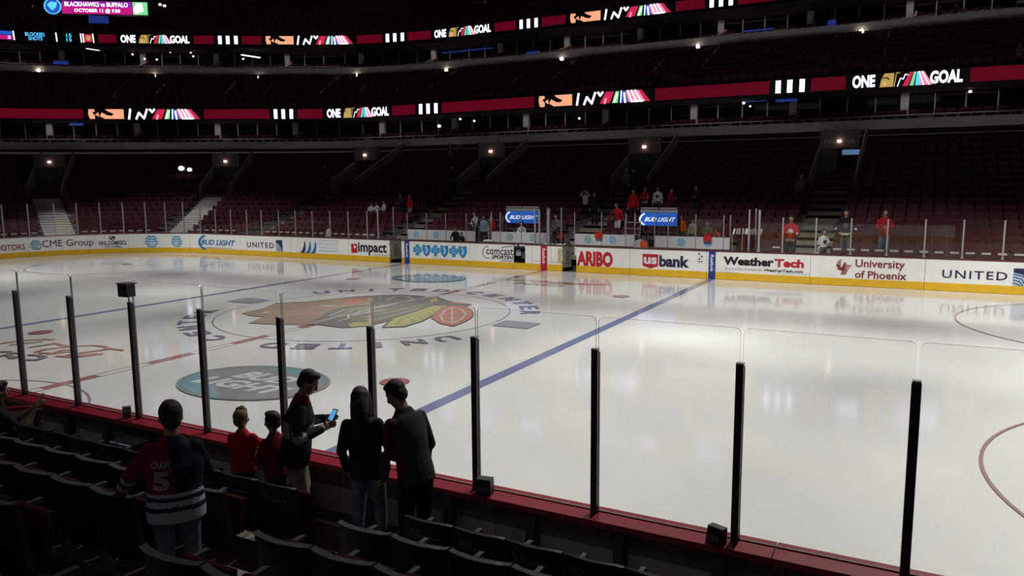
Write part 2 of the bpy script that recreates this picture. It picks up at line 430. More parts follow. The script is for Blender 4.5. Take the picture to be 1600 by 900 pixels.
# red script emblems with dark lettering under it
def Z(L, w_, m): F.stroke([(lambda p: (p.x, p.y))(on(X/7.2727, 500+Y/7.2727, 2, 0)) for X, Y in L], w_, m, 4)
for L in ([(0, 275), (250, 240), (500, 225), (620, 228)], [(120, 290), (330, 265), (480, 250)], [(340, 318), (520, 290), (620, 270), (700, 290), (800, 310)],
          [(400, 372), (520, 340), (800, 305), (1050, 295), (1180, 305), (1250, 330), (1400, 350)], [(540, 395), (700, 375), (880, 360)],
          [(700, 420), (880, 385), (1150, 350), (1250, 330)], [(640, 415), (760, 425), (900, 425), (1160, 392)], [(780, 432), (900, 408), (1100, 390)], [(450, 380), (600, 385), (700, 350), (840, 340)]):
    Z(L, 0.10, ISC)
for L in ([(0, 370), (100, 365), (130, 380)], [(0, 420), (120, 385), (230, 385)], [(110, 440), (230, 420)], [(290, 460), (420, 460), (510, 430), (440, 408), (330, 405)], [(60, 400), (180, 440)]):
    Z(L, 0.13, IDK)
F.text('TORO', 0.9, 3.1, 8.1, 8.55, IDK, 0.03, 0.3, 4)
for k, L in enumerate(([(0.2, 9.0), (1.2, 9.35), (2.4, 9.3), (3.6, 9.15)], [(1.4, 8.95), (2.3, 9.1), (3.3, 8.8)], [(2.2, 8.9), (3.2, 9.0), (4.6, 9.35)])): F.stroke(L, 0.14, ISC, 4)
ice = F.build('floor', lambda a, h, l: (a, h, l), step=0.0008, base=0)
struct(ice, 'white ice sheet with painted lines, centre emblem and letter ring')

# ================================================================== boards round the ice
def seg_board(name, pa, a0, a1, label, art=None, kick=True, h=1.18, top_m=caprail, thick=0.16, group=None):
    t = empty(name, pa.xyz((a0+a1)/2, 0, -thick/2), 0, label, 'dasher board', group)
    t.location.z = 0
    bpy.context.view_layer.update()
    inv = Matrix.Translation(-t.location)
    def fin(mb, nm, m):
        mb.v = [tuple(inv @ Vector(v)) for v in mb.v]; return mb.build(nm, m, t)
    g = 0.006
    mb = MB(); sweep(mb, pa, [(0, 0.30 if kick else 0.02), (-thick, 0.02), (-thick, h-0.03), (0, h-0.03)], a0+g, a1-g)
    fin(mb, 'panel', white)
    if kick:
        mb = MB(); sweep(mb, pa, [(0.012, 0.01), (-thick*0.5, 0.01), (0.0, 0.30), (0.012, 0.29)], a0+g, a1-g); fin(mb, 'kick_plate', yellow)
    mb = MB(); sweep(mb, pa, [(0.015, h-0.03), (-thick-0.03, h-0.03), (-thick-0.03, h+0.02), (0.015, h+0.02)], a0, a1); fin(mb, 'cap_rail', top_m)
    if art:
        def fn(a, hh, l):
            q, d, n = pa.at(a); q = q+n*l; return (q.x-t.location.x, q.y-t.location.y, hh)
        for nm, fl in art: fl.build(nm, fn, t, step=0.003, base=0.005)
    return t
navy = mat('print_navy', (0.018, 0.022, 0.07), 0.4); pblack = mat('print_black', (0.012, 0.012, 0.013), 0.4)
pred = mat('print_red', (0.50, 0.015, 0.03), 0.4); pmar = mat('print_maroon', (0.22, 0.02, 0.035), 0.4)
pblue = mat('print_blue', (0.012, 0.15, 0.42), 0.4); psky = mat('print_sky', (0.03, 0.32, 0.62), 0.4); psea = mat('print_teal', (0.08, 0.30, 0.38), 0.4)
pgrey = mat('print_grey', (0.30, 0.32, 0.36), 0.4); plb = mat('print_pale_blue', (0.40, 0.55, 0.72), 0.4); pwhite = mat('print_white', (0.78, 0.77, 0.75), 0.4)
pyel = mat('print_yellow_pad', (0.60, 0.52, 0.18), 0.5); reb = mat('banner_blue', (0.018, 0.045, 0.26), 0.4); rer = mat('banner_red', (0.45, 0.012, 0.04), 0.4)
U = lambda u, z=0.6: RINK.find(u, z)
def globe(fl, a, h, r, m=psky):
    fl.disc(a, h, r*0.96, r*0.96, pwhite, 1, 24)
    for k in range(5):
        z0 = -0.8+k*0.37; z1 = z0+0.23; w0 = math.sqrt(max(0, 1-z0*z0)); w1 = math.sqrt(max(0, 1-min(z1, 0.99)**2))
        sag = 0.10
        P = [(a-r*w0, h+r*z0)]+[(a+r*w0*(2*j/6-1), h+r*(z0-sag*math.sin(PI*j/6))) for j in range(1, 6)]+[(a+r*w0, h+r*z0), (a+r*w1*0.9, h+r*z1)]
        P += [(a+r*w1*0.9*(1-2*j/6), h+r*(z1-sag*math.sin(PI*j/6))) for j in range(1, 6)]+[(a-r*w1, h+r*z1)]
        fl.poly(P, m, 2)
def tail_logo(fl, a0, a1, h0, h1):
    fl.rect(a0, a1, h0, h1, navy, 1); W = a1-a0; H = h1-h0
    fl.poly([(a0, h0), (a0, h1-H*0.25), (a0+W*0.45, h1-H*0.35), (a0+W*0.8, h0+H*0.3), (a0+W*0.9, h0)], plb, 2)
    for k in range(4):
        fl.stroke([(a0, h0+H*(0.15+0.17*k)), (a0+W*(0.2+0.1*k), h0+H*(0.1+0.15*k)), (a0+W*(0.35+0.14*k), h0)], W*0.05, navy, 3)
def banner(fl, a0, a1, m, word='Reebok'):
    fl.rect(a0, a1, 0.0, 1.15, m, 3)
    vs, fs = text2d(word, 0.02); W = a1-a0
    fl.items.append(([(a0+W*(0.25+0.5*yv), 1.02-0.72*x) for x, yv in vs], fs, pwhite, 4))
arts = []
def A(u0, u1, label, fn=None, z=0.6):
    a0, a1 = U(u0, z), U(u1, z)
    art = []
    if fn:
        fl = Flat(); fn(fl); art = [('printed_advert', fl)]
    return seg_board('dasher_board', RINK, a0, a1, label, art)
def f_mot(fl):
    fl.text('GENERAL MOTORS', U(-60), U(39), 0.46, 0.78, pmar, 0.01)
A(-75, 45, 'curved white dasher board reading MOTORS at the left edge', f_mot)
def f_cme(fl):
    globe(fl, U(56), 0.68, 0.30, psea); fl.text('CME Group', U(66), U(146), 0.40, 0.92, navy, 0.0)
A(45, 149.5, 'curved white dasher board reading CME Group', f_cme)
def f_gcl(fl):
    fl.text('NHL.COM/GCL', U(154), U(198), 0.50, 0.76, pblack, 0.025, 0.2); fl.text('LIVE GAMES', U(162), U(190), 0.33, 0.46, pblue, 0.01)
    a = U(176); fl.poly([(a-0.15, 1.03), (a+0.15, 1.03), (a+0.17, 0.88), (a, 0.78), (a-0.17, 0.88)], pblack, 1); fl.stroke([(a-0.1, 0.98), (a+0.08, 0.86)], 0.04, pwhite, 2)
A(149.5, 201, 'curved white dasher board reading NHL.COM/GCL LIVE GAMES', f_gcl)
def f_att(fl): globe(fl, U(237), 0.68, 0.40); globe(fl, U(276.5), 0.68, 0.37)
A(201, 297, 'white dasher board with two blue striped globes', f_att)
def f_bud(fl):
    fl.text('BUD LIGHT', U(314), U(368), 0.50, 0.83, pblue, 0.03, 0.35)
    a = U(317); fl.ring(a+0.45, 0.64, 0.62, 0.80, pblue, 2, 20, PI*0.62, PI*1.38, 0.62); fl.stroke([(a, 0.36), (a+1.6, 0.34), (a+2.4, 0.36)], 0.03, pgrey, 1)
A(297, 376, 'white dasher board reading BUD LIGHT in slanted blue letters', f_bud)
def f_un1(fl):
    fl.text('UNITED', U(386), U(428), 0.47, 0.78, navy, 0.015, 0, 1, 1.2); tail_logo(fl, U(431.5), U(441.5), 0.32, 0.95)
A(376, 455, 'white dasher board reading UNITED beside the BUD LIGHT board', f_un1)
def f_mag(fl):
    a0, a1 = U(468), U(495); W = (a1-a0)/3.0
    for k in range(3):
        b = a0+W*k*0.92
        fl.poly([(b, 0.30), (b+W*0.45, 0.42), (b+W*0.78, 0.68), (b+W*0.92, 1.0), (b+W*1.10, 0.78), (b+W*1.06, 0.48), (b+W*0.78, 0.28), (b+W*0.4, 0.27)], pblue if k else navy, 1)
    fl.text('MAGELLAN', U(499), U(528), 0.76, 0.92, plb, 0.0); fl.rect(U(499), U(528), 1.02, 1.04, pgrey, 1); fl.rect(U(499), U(528), 0.44, 0.465, psky, 1)
    fl.text('CORPORATION', U(500), U(527), 0.58, 0.66, plb, 0.0)
A(455, 544.5, 'white dasher board with three blue sails and the word MAGELLAN', f_mag)
def f_imp(fl):
    a0, a1 = U(549), U(558.5); fl.rect(a0, a1, 0.42, 0.90, pred, 1); fl.disc((a0+a1)/2+0.04, 0.74, 0.08, 0.08, pwhite, 2)
    fl.text('impact', U(559.5), U(604.5), 0.33, 1.0, pblack, 0.03); fl.text('IMPACTNETWORKING', U(583), U(607), 0.19+0.13, 0.30+0.10, pgrey, 0)
A(544.5, 609, 'white dasher board reading impact with a red square', f_imp)
A(627.5, 632, 'narrow plain white dasher board left of the blue Reebok banner')
def f_bcbs(fl):
    banner(fl, U(632.5), U(640), reb)
    for k, u in enumerate((652.5, 680.5, 709)):
        a = U(u); fl.rect(a-0.11, a+0.11, 0.44, 1.0, psky, 1); fl.rect(a-0.26, a+0.26, 0.60, 0.86, psky, 2); fl.disc(a, 0.73, 0.10, 0.10, plb, 3)
        fl.disc(a, 0.73, 0.05, 0.06, pblue, 4)
        b = U(u+14); sh = [(-0.22, 1.0), (0, 0.95), (0.22, 1.0), (0.24, 0.72), (0.15, 0.52), (0, 0.40), (-0.15, 0.52), (-0.24, 0.72)]
        fl.poly([(b+x, z) for x, z in sh], pblue, 1); fl.poly([(b+x*0.78, 0.72+(z-0.72)*0.78) for x, z in sh], psky, 2); fl.stroke([(b-0.04, 0.9), (b+0.05, 0.75), (b-0.02, 0.58)], 0.06, pwhite, 3)
    fl.rect(U(675), U(700), 0.33, 0.345, plb, 1)
A(632, 735, 'white dasher board with three blue crosses and three blue shields', f_bcbs)
def f_com(fl):
    fl.text('comcast', U(760), U(802), 0.64, 0.95, pblack, 0.012); fl.text('SPORTSN', U(768), U(802.2), 0.44, 0.62, pblack, 0.035, 0.3); fl.text('CHICAGO', U(783), U(801.5), 0.33, 0.41, pblack, 0.01, 0.2)
    a = U(762.5); fl.ring(a, 0.74, 0.27, 0.30, pblack, 1, 24, PI*0.45, PI*1.6, 1.0); fl.stroke([(U(783), 0.97), (U(790), 1.04), (U(801), 1.07)], 0.03, pblack, 1)
A(735, 802.6, 'white dasher board reading comcast SPORTS', f_com)
def f_red(fl):
    banner(fl, U(845), U(855), rer); fl.rect(U(831), U(831)+0.015, 0.28, 1.1, pgrey, 1); fl.rect(U(861), U(861)+0.015, 0.28, 1.1, pgrey, 1)
    fl.rect(U(831), U(871), 0.42, 0.435, pyel, 1); fl.rect(U(871.5), U(877.5), 0.38, 1.05, pyel, 2); fl.stroke([(U(873), 0.95), (U(876), 0.75), (U(873), 0.5)], 0.05, pgrey, 3)
A(820.5, 878.5, 'white gate section of the boards with the red Reebok banner', f_red)
def f_har(fl): fl.text('ARIBO', U(901.2), U(957.5), 0.30, 0.98, pred, 0.055)
A(900.5, 984, 'white dasher board with bold red ARIBO letters', f_har)
def f_usb(fl):
    a0, a1 = U(1004), U(1028.5); fl.poly([(a0, 0.95), (a0, 0.44), ((a0+a1)/2, 0.32), (a1, 0.44), (a1, 0.95)], pred, 1)
    fl.text('us', a0+0.06, a1-0.06, 0.52, 0.82, pwhite, 0.035, 0, 2); fl.text('bank', U(1030), U(1077), 0.42, 0.92, navy, 0.045)
    b0, b1 = U(1089), U(1099.5); fl.rect(b0, b1, 0.62, 1.12, pwhite, 1)
    for x, z in ((0.3, 1.04), (0.7, 0.93), (0.35, 0.82)): fl.disc(b0+(b1-b0)*x, z, 0.035, 0.04, pblack, 2)
    fl.rect(b0+0.04, b1-0.04, 0.70, 0.73, pblack, 2)
A(984, 1104, 'white dasher board reading usbank', f_usb)
def f_wt(fl):
    banner(fl, U(1107.2), U(1118), reb)
    fl.text('Weather', U(1130), U(1209), 0.62, 0.97, pblack, 0.05); fl.text('Tech', U(1209.5), U(1256), 0.62, 0.95, pred, 0.05)
    fl.text('Automotive Accessories', U(1132), U(1191), 0.43, 0.53, pgrey, 0.0, 0.25); fl.text('WeatherTech.com', U(1194), U(1255), 0.42, 0.53, pblack, 0.03, 0.1)
    fl.rect(U(1215), U(1265), 0.37, 0.385, plb, 1); fl.rect(U(1215), U(1215)+0.012, 0.3, 1.1, plb, 1); fl.rect(U(1125), U(1155), 0.31, 0.322, pgrey, 1)
A(1104, 1266, 'white dasher board reading WeatherTech next to the blue Reebok banner', f_wt)
def f_pho(fl):
    a0 = U(1306); W = U(1330)-a0
    X = lambda x, z: (a0+W*x, 0.42+0.62*z)
    for k in range(4):
        fl.stroke([X(0.02+0.03*k, 0.66-0.10*k), X(0.30+0.04*k, 0.50-0.07*k)], 0.035, pmar, 1)
        fl.stroke([X(0.06+0.03*k, 0.78-0.08*k), X(0.32, 0.98-0.11*k)], 0.03, pmar, 1)
        fl.stroke([X(0.62, 0.62-0.1*k), X(1.0-0.08*k, 0.60-0.1*k)], 0.035, pmar, 1)
        fl.stroke([X(0.36+0.09*k, 0.02+0.04*(k % 2)), X(0.45+0.09*k, 0.30)], 0.035, pmar, 1)
    fl.poly([X(0.33, 0.42), X(0.45, 0.62), X(0.5, 0.78), X(0.66, 0.80), X(0.6, 0.6), X(0.6, 0.32), X(0.45, 0.28)], pmar, 2)
    fl.text('University', U(1336), U(1413.5), 0.66, 1.05, pmar, 0.02); fl.text('of Phoenix', U(1336), U(1417), 0.33, 0.62, pmar, 0.02)
A(1266, 1445, 'white dasher board reading University of Phoenix with a maroon bird', f_pho)
def f_un2(fl):
    fl.text('UNITED', U(1472), U(1574), 0.48, 0.78, navy, 0.012, 0, 1, 1.2); tail_logo(fl, U(1583), U(1583)+0.62, 0.32, 0.93)
A(1445, 1700, 'white dasher board reading UNITED at the right edge', f_un2)
# plain boards closing the far left end and beyond the right edge
seg_board('dasher_board', RINK, 2.0, U(-75), 'plain white end boards behind the left goal, beyond the left edge')
# gates that stand open in the far boards
def open_gate(u0, u1, label, depth, hinge_right, dark=False):
    a0, a1 = U(u0), U(u1); p0 = RINK.xyz(a0, 0); p1 = RINK.xyz(a1, 0)
    h = p1 if hinge_right else p0
    t = empty('bench_gate', (h.x, h.y+0.02, 0), 0, label, 'gate'); sg = -1 if hinge_right else 1
    ln = abs(p1.x-p0.x)*0.96; ang = math.radians(78)
    R_ = Matrix.Rotation(sg*ang, 4, 'Z')
    mb = MB(); mb.box(0, sg*ln, -0.02, 0.05, 0.16, 1.15, 0, R_)
    mb.build('door_panel', mat('gate_beige', (0.42, 0.38, 0.32), 0.5, noise=0.05), t)
    mb = MB(); mb.box(0, sg*ln, -0.04, 0.07, 1.15, 1.2, 0, R_); mb.build('cap_rail', caprail, t)
    mb = MB(); mb.box(sg*ln*0.3, sg*ln*0.7, 0.05, 0.075, 0.4, 0.95, 0, R_); mb.box(sg*ln*0.3, sg*ln*0.7, -0.045, -0.02, 0.4, 0.95, 0, R_); mb.build('recess_panel', mat('gate_taupe', (0.25, 0.21, 0.17), 0.6), t)
    for z in (0.35, 0.9): mb = MB(); mb.box(-0.03, 0.03, -0.05, 0.02, z, z+0.1); mb.build('hinge', steel, t)
    return t
open_gate(609, 627.5, 'beige bench gate standing open left of the blue Reebok banner', 1, False)
open_gate(878.5, 900.5, 'beige bench gate standing open left of the red ARIBO letters', 1, False)
# scorer's opening with monitor
a0, a1 = U(802.6), U(820.5); p0 = RINK.xyz(a0, 0); p1 = RINK.xyz(a1, 0)
t = empty('scorer_hatch', ((p0.x+p1.x)/2, 13.0, 0), 0, 'black camera hatch cut through the boards beside the comcast lettering', 'hatch')
W2 = (p1.x-p0.x)/2
mb = MB(); mb.box(-W2, W2, -0.04, 0.1, 0.0, 0.30); mb.build('kick_plate', yellow, t)
mb = MB(); mb.box(-W2, W2, 0.32, 0.36, 0.3, 1.0); mb.box(-W2, -W2+0.03, -0.02, 0.32, 0.3, 1.0); mb.box(W2-0.03, W2, -0.02, 0.32, 0.3, 1.0); mb.box(-W2, W2, -0.02, 0.32, 0.30, 0.33); mb.build('recess_box', black, t)
mb = MB(); mb.box(-W2, W2, -0.03, 0.34, 0.98, 1.06); mb.box(-W2*0.5, -W2*0.3, 0.0, 0.1, 1.06, 1.2); mb.build('lid', black, t)
mb = MB(); mb.box(-W2*0.85, 0.0, 0.1, 0.14, 0.62, 0.92); mb.build('screen', pgrey, t)
mb = MB(); mb.box(0.04, W2*0.7, 0.12, 0.2, 0.5, 0.85); mb.build('camera_body', darksteel, t)

# ------------------------------------------------------------------ near boards (seen from behind)
NPX = [1.93, 3.15, 4.38, 5.61, 6.86, 8.11, 9.37, 10.62, 11.86, 13.09, 14.33, 15.58, 16.81]
backdark = mat('board_back_dark', (0.10, 0.10, 0.10), 0.6, noise=0.1); backlite = mat('board_back_light', (0.36, 0.36, 0.34), 0.6, noise=0.08)
joints = [2.5, 5.0, 7.5, 10.1, 12.05, 14.65, 17.2]
names = ['beyond the left edge', 'behind the row where the phone holder sits', 'behind the boy in the striped jersey', 'behind the two small children and the man with the phone', 'behind the woman in jeans and the man in maroon', 'right of the standing group', 'at the lower right corner']
xs = [-1.0]+joints
for k in range(len(joints)):
    x0, x1 = xs[k], xs[k+1]; xm = (x0+x1)/2
    t = empty('near_dasher_board', (xm, -13.05, 0), 0, 'near board with red cap, '+names[k], 'dasher board')
    h = (x1-x0)/2; g = 0.004
    mb = MB(); mb.box(-h+g, h-g, 0.04, 0.10, 0.0, 1.06); mb.build('panel', white, t)
    mb = MB(); mb.box(-h+g, h-g, 0.10, 0.112, 0.0, 0.3); mb.build('kick_plate', yellow, t)
    mb = MB(); mb.box(-h+g, h-g, -0.19, 0.0, 1.06, 1.115); mb.box(-h+g, h-g, 0.012, 0.11, 1.06, 1.12); mb.build('cap_rail', capred, t)
    mb = MB(); mb.box(-h+g, h-g, -0.012, 0.04, 0.80, 1.058); mb.box(-h+g, h-g, -0.012, 0.04, 0.40, 0.5); mb.build('back_beam', backdark, t)  # dark beams; shade under the cap is also in this tone
    mb = MB(); mb.box(-h+g, h-g, 0.012, 0.04, 0.5, 0.80); mb.build('back_panel', backlite, t)
    n = max(2, round((x1-x0)/0.85))
    for j in range(n):
        x = -h+(j+0.5)*2*h/n; mb = MB(); mb.box(x-0.05, x+0.05, -0.10, -0.014, 0.0, 1.05); mb.build('upright', darksteel, t)
for i, x in enumerate(NPX):
    lab = 'dark padded glass post on the near boards, '
    vis = NPX[2:12]
    if x in vis: lab += nth(vis.index(x))+' from the left edge of the photo'
    elif x < 4: lab += 'beyond the left edge, %s out' % nth(int(x < 3))
    else: lab += 'beyond the right edge'
    t = empty('glass_post', (x, -13.05, 1.117), 0, lab, 'glass post')
    mb = MB(); mb.box(-0.030, 0.030, -0.045, -0.013, 0, 1.485); mb.build('black_pad', darkpost, t)
    mb = MB(); mb.box(-0.034, 0.034, -0.011, 0.013, 0, 1.47); mb.build('aluminium_core', mat('near_post_alu', (0.16, 0.155, 0.145), 0.35, metal=0.4), t)
    mb = MB(); mb.box(-0.03, 0.03, -0.050, 0.010, 1.487, 1.50); mb.build('end_cap', mat('post_cap', (0.5, 0.5, 0.48), 0.4), t)
def pane(w_, h, th, r, name, label, loc, rz=0, gm=GLASS, em_=EDGE, group=None):
    o = []
    N = 6
    for cxs, t0 in ((1, 0), (-1, PI/2)):
        for k in range(N+1):
            t = t0+PI/2*k/N; o.append((cxs*(w_/2-r)+r*math.cos(t), h-r+r*math.sin(t)))
    o += [(-w_/2, 0), (w_/2, 0)]
    n = len(o); mb = MB()
    vs = [(x, -th/2, z) for x, z in o]+[(x, th/2, z) for x, z in o]
    mb.add(vs, [tuple(range(n)), tuple(range(2*n-1, n-1, -1))], 0)
    mb.add(vs, [(i, (i+1) % n, n+(i+1) % n, n+i) for i in range(n)], 1)
    ob = mb.build(name, [gm, em_]); ob.location = loc; ob.rotation_euler = (0, 0, rz)
    return tag(ob, label, 'rink glass', group)
for i in range(len(NPX)-1):
    x0, x1 = NPX[i], NPX[i+1]
    if i < 2: lab = 'clear near rink glass sheet beyond the left edge, %s one out' % nth(1-i)
    elif i == 11: lab = 'clear near rink glass sheet right of the rightmost dark post'
    else: lab = 'clear near rink glass sheet just right of the %s dark post from the left' % nth(i-2)
    pane(x1-x0-0.022, 1.765, 0.014, 0.05, 'rink_glass', lab, ((x0+x1)/2, -13.049+0.022, 1.125))
# small boxes on and by the near boards
def small_box(name, loc, sz, rz, label, m1=black, tilt=0):
    t = empty(name, loc, rz, label, 'box')
    mb = MB(); sx, sy, szz = sz
    mb.add([(-sx/2, -sy/2, 0), (sx/2, -sy/2, 0), (sx/2, sy/2, 0), (-sx/2, sy/2, 0), (-sx/2, -sy/2+tilt, szz), (sx/2, -sy/2+tilt, szz), (sx/2, sy/2, szz), (-sx/2, sy/2, szz)],
           [(3, 2, 1, 0), (4, 5, 6, 7), (0, 1, 5, 4), (1, 2, 6, 5), (2, 3, 7, 6), (3, 0, 4, 7)])
    mb.build('housing', m1, t)
    mb = MB(); mb.box(-sx*0.38, sx*0.38, -sy/2-0.012+tilt*0.3, -sy/2-0.002+tilt*0.3, szz*0.15, szz*0.55); mb.build('face_plate', mat('box_face', (0.06, 0.06, 0.065), 0.3), t)
    return t
small_box('microphone_box', (12.0, -13.15, 1.118), (0.15, 0.10, 0.15), 0.15, 'small black box on the red cap right of the standing man in maroon')
small_box('microphone_box', (14.2, -13.16, 1.118), (0.14, 0.10, 0.13), -0.35, 'small black wedge box on the cap beside the second dark post from right', tilt=0.03)
small_box('microphone_box', (6.70, -13.12, 1.118), (0.10, 0.10, 0.14), 0.9, 'small grey tilted box on the red cap left of the boy in the jersey', mat('box_grey', (0.2, 0.2, 0.2), 0.5), 0.04)
t = small_box('camera_box', (6.93, -13.16, 2.70), (0.17, 0.12, 0.155), 0.0, 'black camera box clipped over the top of the near glass', black, 0.0)
mb = MB(); mb.bar((0, 0.02, -0.002), (0.0, 0.03, -0.13), 0.012, 0.012); mb.build('clamp', darksteel, t)
mb = MB(); mb.box(-0.10, 0.10, -0.07, 0.075, 0.157, 0.17); mb.build('lid', mat('box_lid', (0.12, 0.12, 0.12), 0.4), t)
t = empty('power_box', (6.95, -13.30, 0.0), 0, 'grey electrical box behind the near boards left of the boy', 'box')
mb = MB(); mb.box(-0.19, 0.19, -0.12, 0.12, 0.45, 0.88); mb.build('cabinet', mat('power_grey', (0.12, 0.14, 0.145), 0.5), t)
mb = MB(); mb.box(-0.2, 0.2, -0.13, 0.13, 0.88, 0.90); mb.build('lid', mat('power_lid', (0.2, 0.23, 0.24), 0.5), t)
# open gate at the left
t = empty('near_gate', (5.02, -13.28, 0.45), 0, 'white gate with maroon top bar swung open behind the near boards at the left', 'gate')
Rg = Matrix.Rotation(math.radians(222), 4, 'Z')
mb = MB(); mb.box(0.02, 1.0, -0.02, 0.02, 0.02, 0.60, 0, Rg); mb.build('door_panel', backlite, t)
mb = MB(); mb.box(0.0, 1.02, -0.03, 0.03, 0.60, 0.645, 0, Rg); mb.build('top_bar', capred, t)
mb = MB(); mb.box(-0.0, 0.05, -0.035, 0.035, 0, 0.6, 0, Rg); mb.build('hinge_post', darksteel, t)

# ================================================================== glass on the far boards
def gpost(pos, rz, h, label, z0=1.2, r=0.026, m=steel):
    t = empty('far_glass_post', (pos.x, pos.y, z0), rz, label, 'glass post')
    mb = MB(); mb.box(-r, r, -r, r, 0, h-z0); mb.build('upright', m, t)
    mb = MB(); mb.box(-r*1.8, r*1.8, -r*1.6, r*1.6, 0, 0.05); mb.build('foot', m, t)
    return t
us = [-70, -33, 5, 45, 86, 121, 157, 193, 228, 259, 287, 313, 337, 361, 386, 409, 436, 462, 488.5, 516, 544.5, 574, 591]
prev = None
for i, u in enumerate(us):
    a = RINKG.find(u, 1.8); q, d, n = RINKG.at(a); h = 3.05 if u < 320 else (2.62 if u < 590 else 2.80)
    rz = math.atan2(d.y, d.x)
    lab = 'slim grey post on the far boards, %s from the left edge' % nth(i-2) if i >= 2 else 'slim grey post on the end boards beyond the left edge, %s out' % nth(1-i)
    gpost(q, rz, h, lab)
    if prev is not None:
        p = (q+prev[0])/2; dd = q-prev[0]; hh = min(h, prev[1]) if u > 320 else h
        pane(dd.length-0.09, hh-1.22, 0.012, 0.03, 'far_rink_glass', ('glass pane on the far boards, left of the %s grey post' % nth(i-2)) if i >= 2 else 'glass pane on the end boards beyond the left edge, %s out' % nth(1-i), (p.x, p.y, 1.21), math.atan2(dd.y, dd.x), GLASSF, EDGE)
    prev = (q, h)
prev = None
for i, u in enumerate([1187, 1224, 1276, 1331, 1388, 1447, 1507, 1571, 1640, 1715]):
    q = on(u, 345, 1, 13.07); h = 2.89 if i == 0 else 2.6
    where = 'right of the benches, %s to the right' % nth(i) if i < 8 else 'beyond the right edge, %s out' % nth(i-8)
    gpost(q, 0, h, 'slim grey post on the far boards '+where, r=0.04 if i == 0 else 0.026)
    if prev is not None:
        pane(q.x-prev.x-0.09, 1.38, 0.012, 0.03, 'far_rink_glass', 'glass pane on the far boards '+where, ((q.x+prev.x)/2, 13.07, 1.21), 0, GLASSF, EDGE)
    prev = q

# ================================================================== players' and penalty benches
pw2 = mat('bench_panel_white', (0.60, 0.60, 0.58), 0.4)
def at147(u): return on(u, 363, 1, 14.7).x
def bench_wall(u0, u1, splits, label, globes, top):
    x0, x1 = at147(u0), at147(u1); xc = (x0+x1)/2
    t = empty('bench_back_wall', (xc, 14.7, 0.25), 0, label, 'bench wall')
    X = [x0]+[at147(s) for s in splits]+[x1]
    for i in range(len(X)-1):
        a, b = X[i]-xc, X[i+1]-xc
        mb = MB(); mb.box(a+0.015, b-0.015, -0.02, 0.02, 0.85, 1.37)
        p = mb.build('white_panel', pw2, t)
        um = None
        for g in globes:
            gx = at147(g)-xc
            if a < gx < b:
                fl = Flat(); globe(fl, gx, 1.12, 0.19, psky if g > 930 or g < 700 else psea); fl.build('globe_print', lambda q, h, l: (q, -0.02-l, h), p, 0.003, 0.003)
    mb = MB(); mb.box(x0-xc, x1-xc, -0.04, 0.04, 0.78, 0.84); mb.build('dark_rail', caprail, t)
    mb = MB(); mb.box(x0-xc, x1-xc, -0.03, 0.03, 0.2, 0.77); mb.build('lower_wall', white, t)
    for i, x in enumerate(X):
        mb = MB(); mb.box(x-xc-0.02, x-xc+0.02, -0.03, 0.03, 0.85, top-0.25); mb.build('glass_upright', steel, t)
        if i < len(X)-1 and X[i+1]-x > 0.4:
            mb = MB(); mb.box(x-xc+0.03, X[i+1]-xc-0.03, -0.006, 0.006, 1.38, top-0.3); mb.build('glass_sheet', GLASSF, t)
    return t
bench_wall(637, 743, [667, 697, 729], 'white bench wall with two globe prints left of the penalty box steps', [651, 682], 2.5)
bench_wall(768, 855, [782, 815], 'white bench wall with globe prints below the left beer screen', [797, 833], 2.6)
bench_wall(898, 992, [940, 978], 'white bench wall with globe prints behind the ARIBO letters', [919, 958], 2.62)
bench_wall(1023, 1141, [1044, 1087, 1131], 'white bench wall with globe prints right of the right beer screen', [1065, 1107], 2.6)
bwood = mat('bench_seat', (0.22, 0.2, 0.19), 0.6)
for x0, x1, lab in ((-7.2, -4.8, 'low white bench behind the three blue shields'), (-3.6, -0.8, 'low white bench under the left beer screen'), (1.9, 3.7, 'long low bench behind the ARIBO letters'), (4.9, 7.9, 'long low bench behind the usbank letters')):
    t = empty('team_bench', ((x0+x1)/2, 14.25, 0.25), 0, lab, 'bench'); h = (x1-x0)/2
    mb = MB(); mb.box(-h, h, -0.17, 0.17, 0.62, 0.68); mb.build('seat', pw2, t)
    for sx in (-h+0.15, 0, h-0.15):
        mb = MB(); mb.box(sx-0.04, sx+0.04, -0.14, 0.14, 0.2, 0.61); mb.build('leg', bwood, t)
# tall glass at the ends of the boxes
def tall_glass(u, y0, y1, h, label):
    x = on(u, 350, 1, (y0+y1)/2).x; t = empty('divider_glass', (x, (y0+y1)/2, 1.2), 0, label, 'glass divider'); L = abs(y1-y0)/2
    mb = MB(); mb.box(-0.006, 0.006, -L+0.04, L-0.04, 0, h-1.2); mb.build('glass_sheet', GLASSF, t)
    for s in (-1, 1):
        mb = MB(); mb.box(-0.03, 0.03, s*L-0.03, s*L+0.03, 0, h-1.2); mb.build('upright', steel, t)
tall_glass(603, 13.25, 14.6, 2.8, 'glass divider at the left end of the penalty boxes')
tall_glass(846, 13.25, 14.6, 2.85, 'glass divider above the red Reebok banner, left one')
tall_glass(868, 13.25, 14.6, 2.85, 'glass divider right of the red Reebok banner')
tall_glass(1176, 13.25, 14.6, 2.89, 'glass divider at the right end of the players bench')
prev = None
for i, (u, h) in enumerate([(843, 2.8), (857, 2.75)]):
    q = on(u, 350, 1, 13.07); gpost(q, 0, h, 'bright post between the benches above the red Reebok banner, %s one' % ['left', 'right'][i], r=0.035)
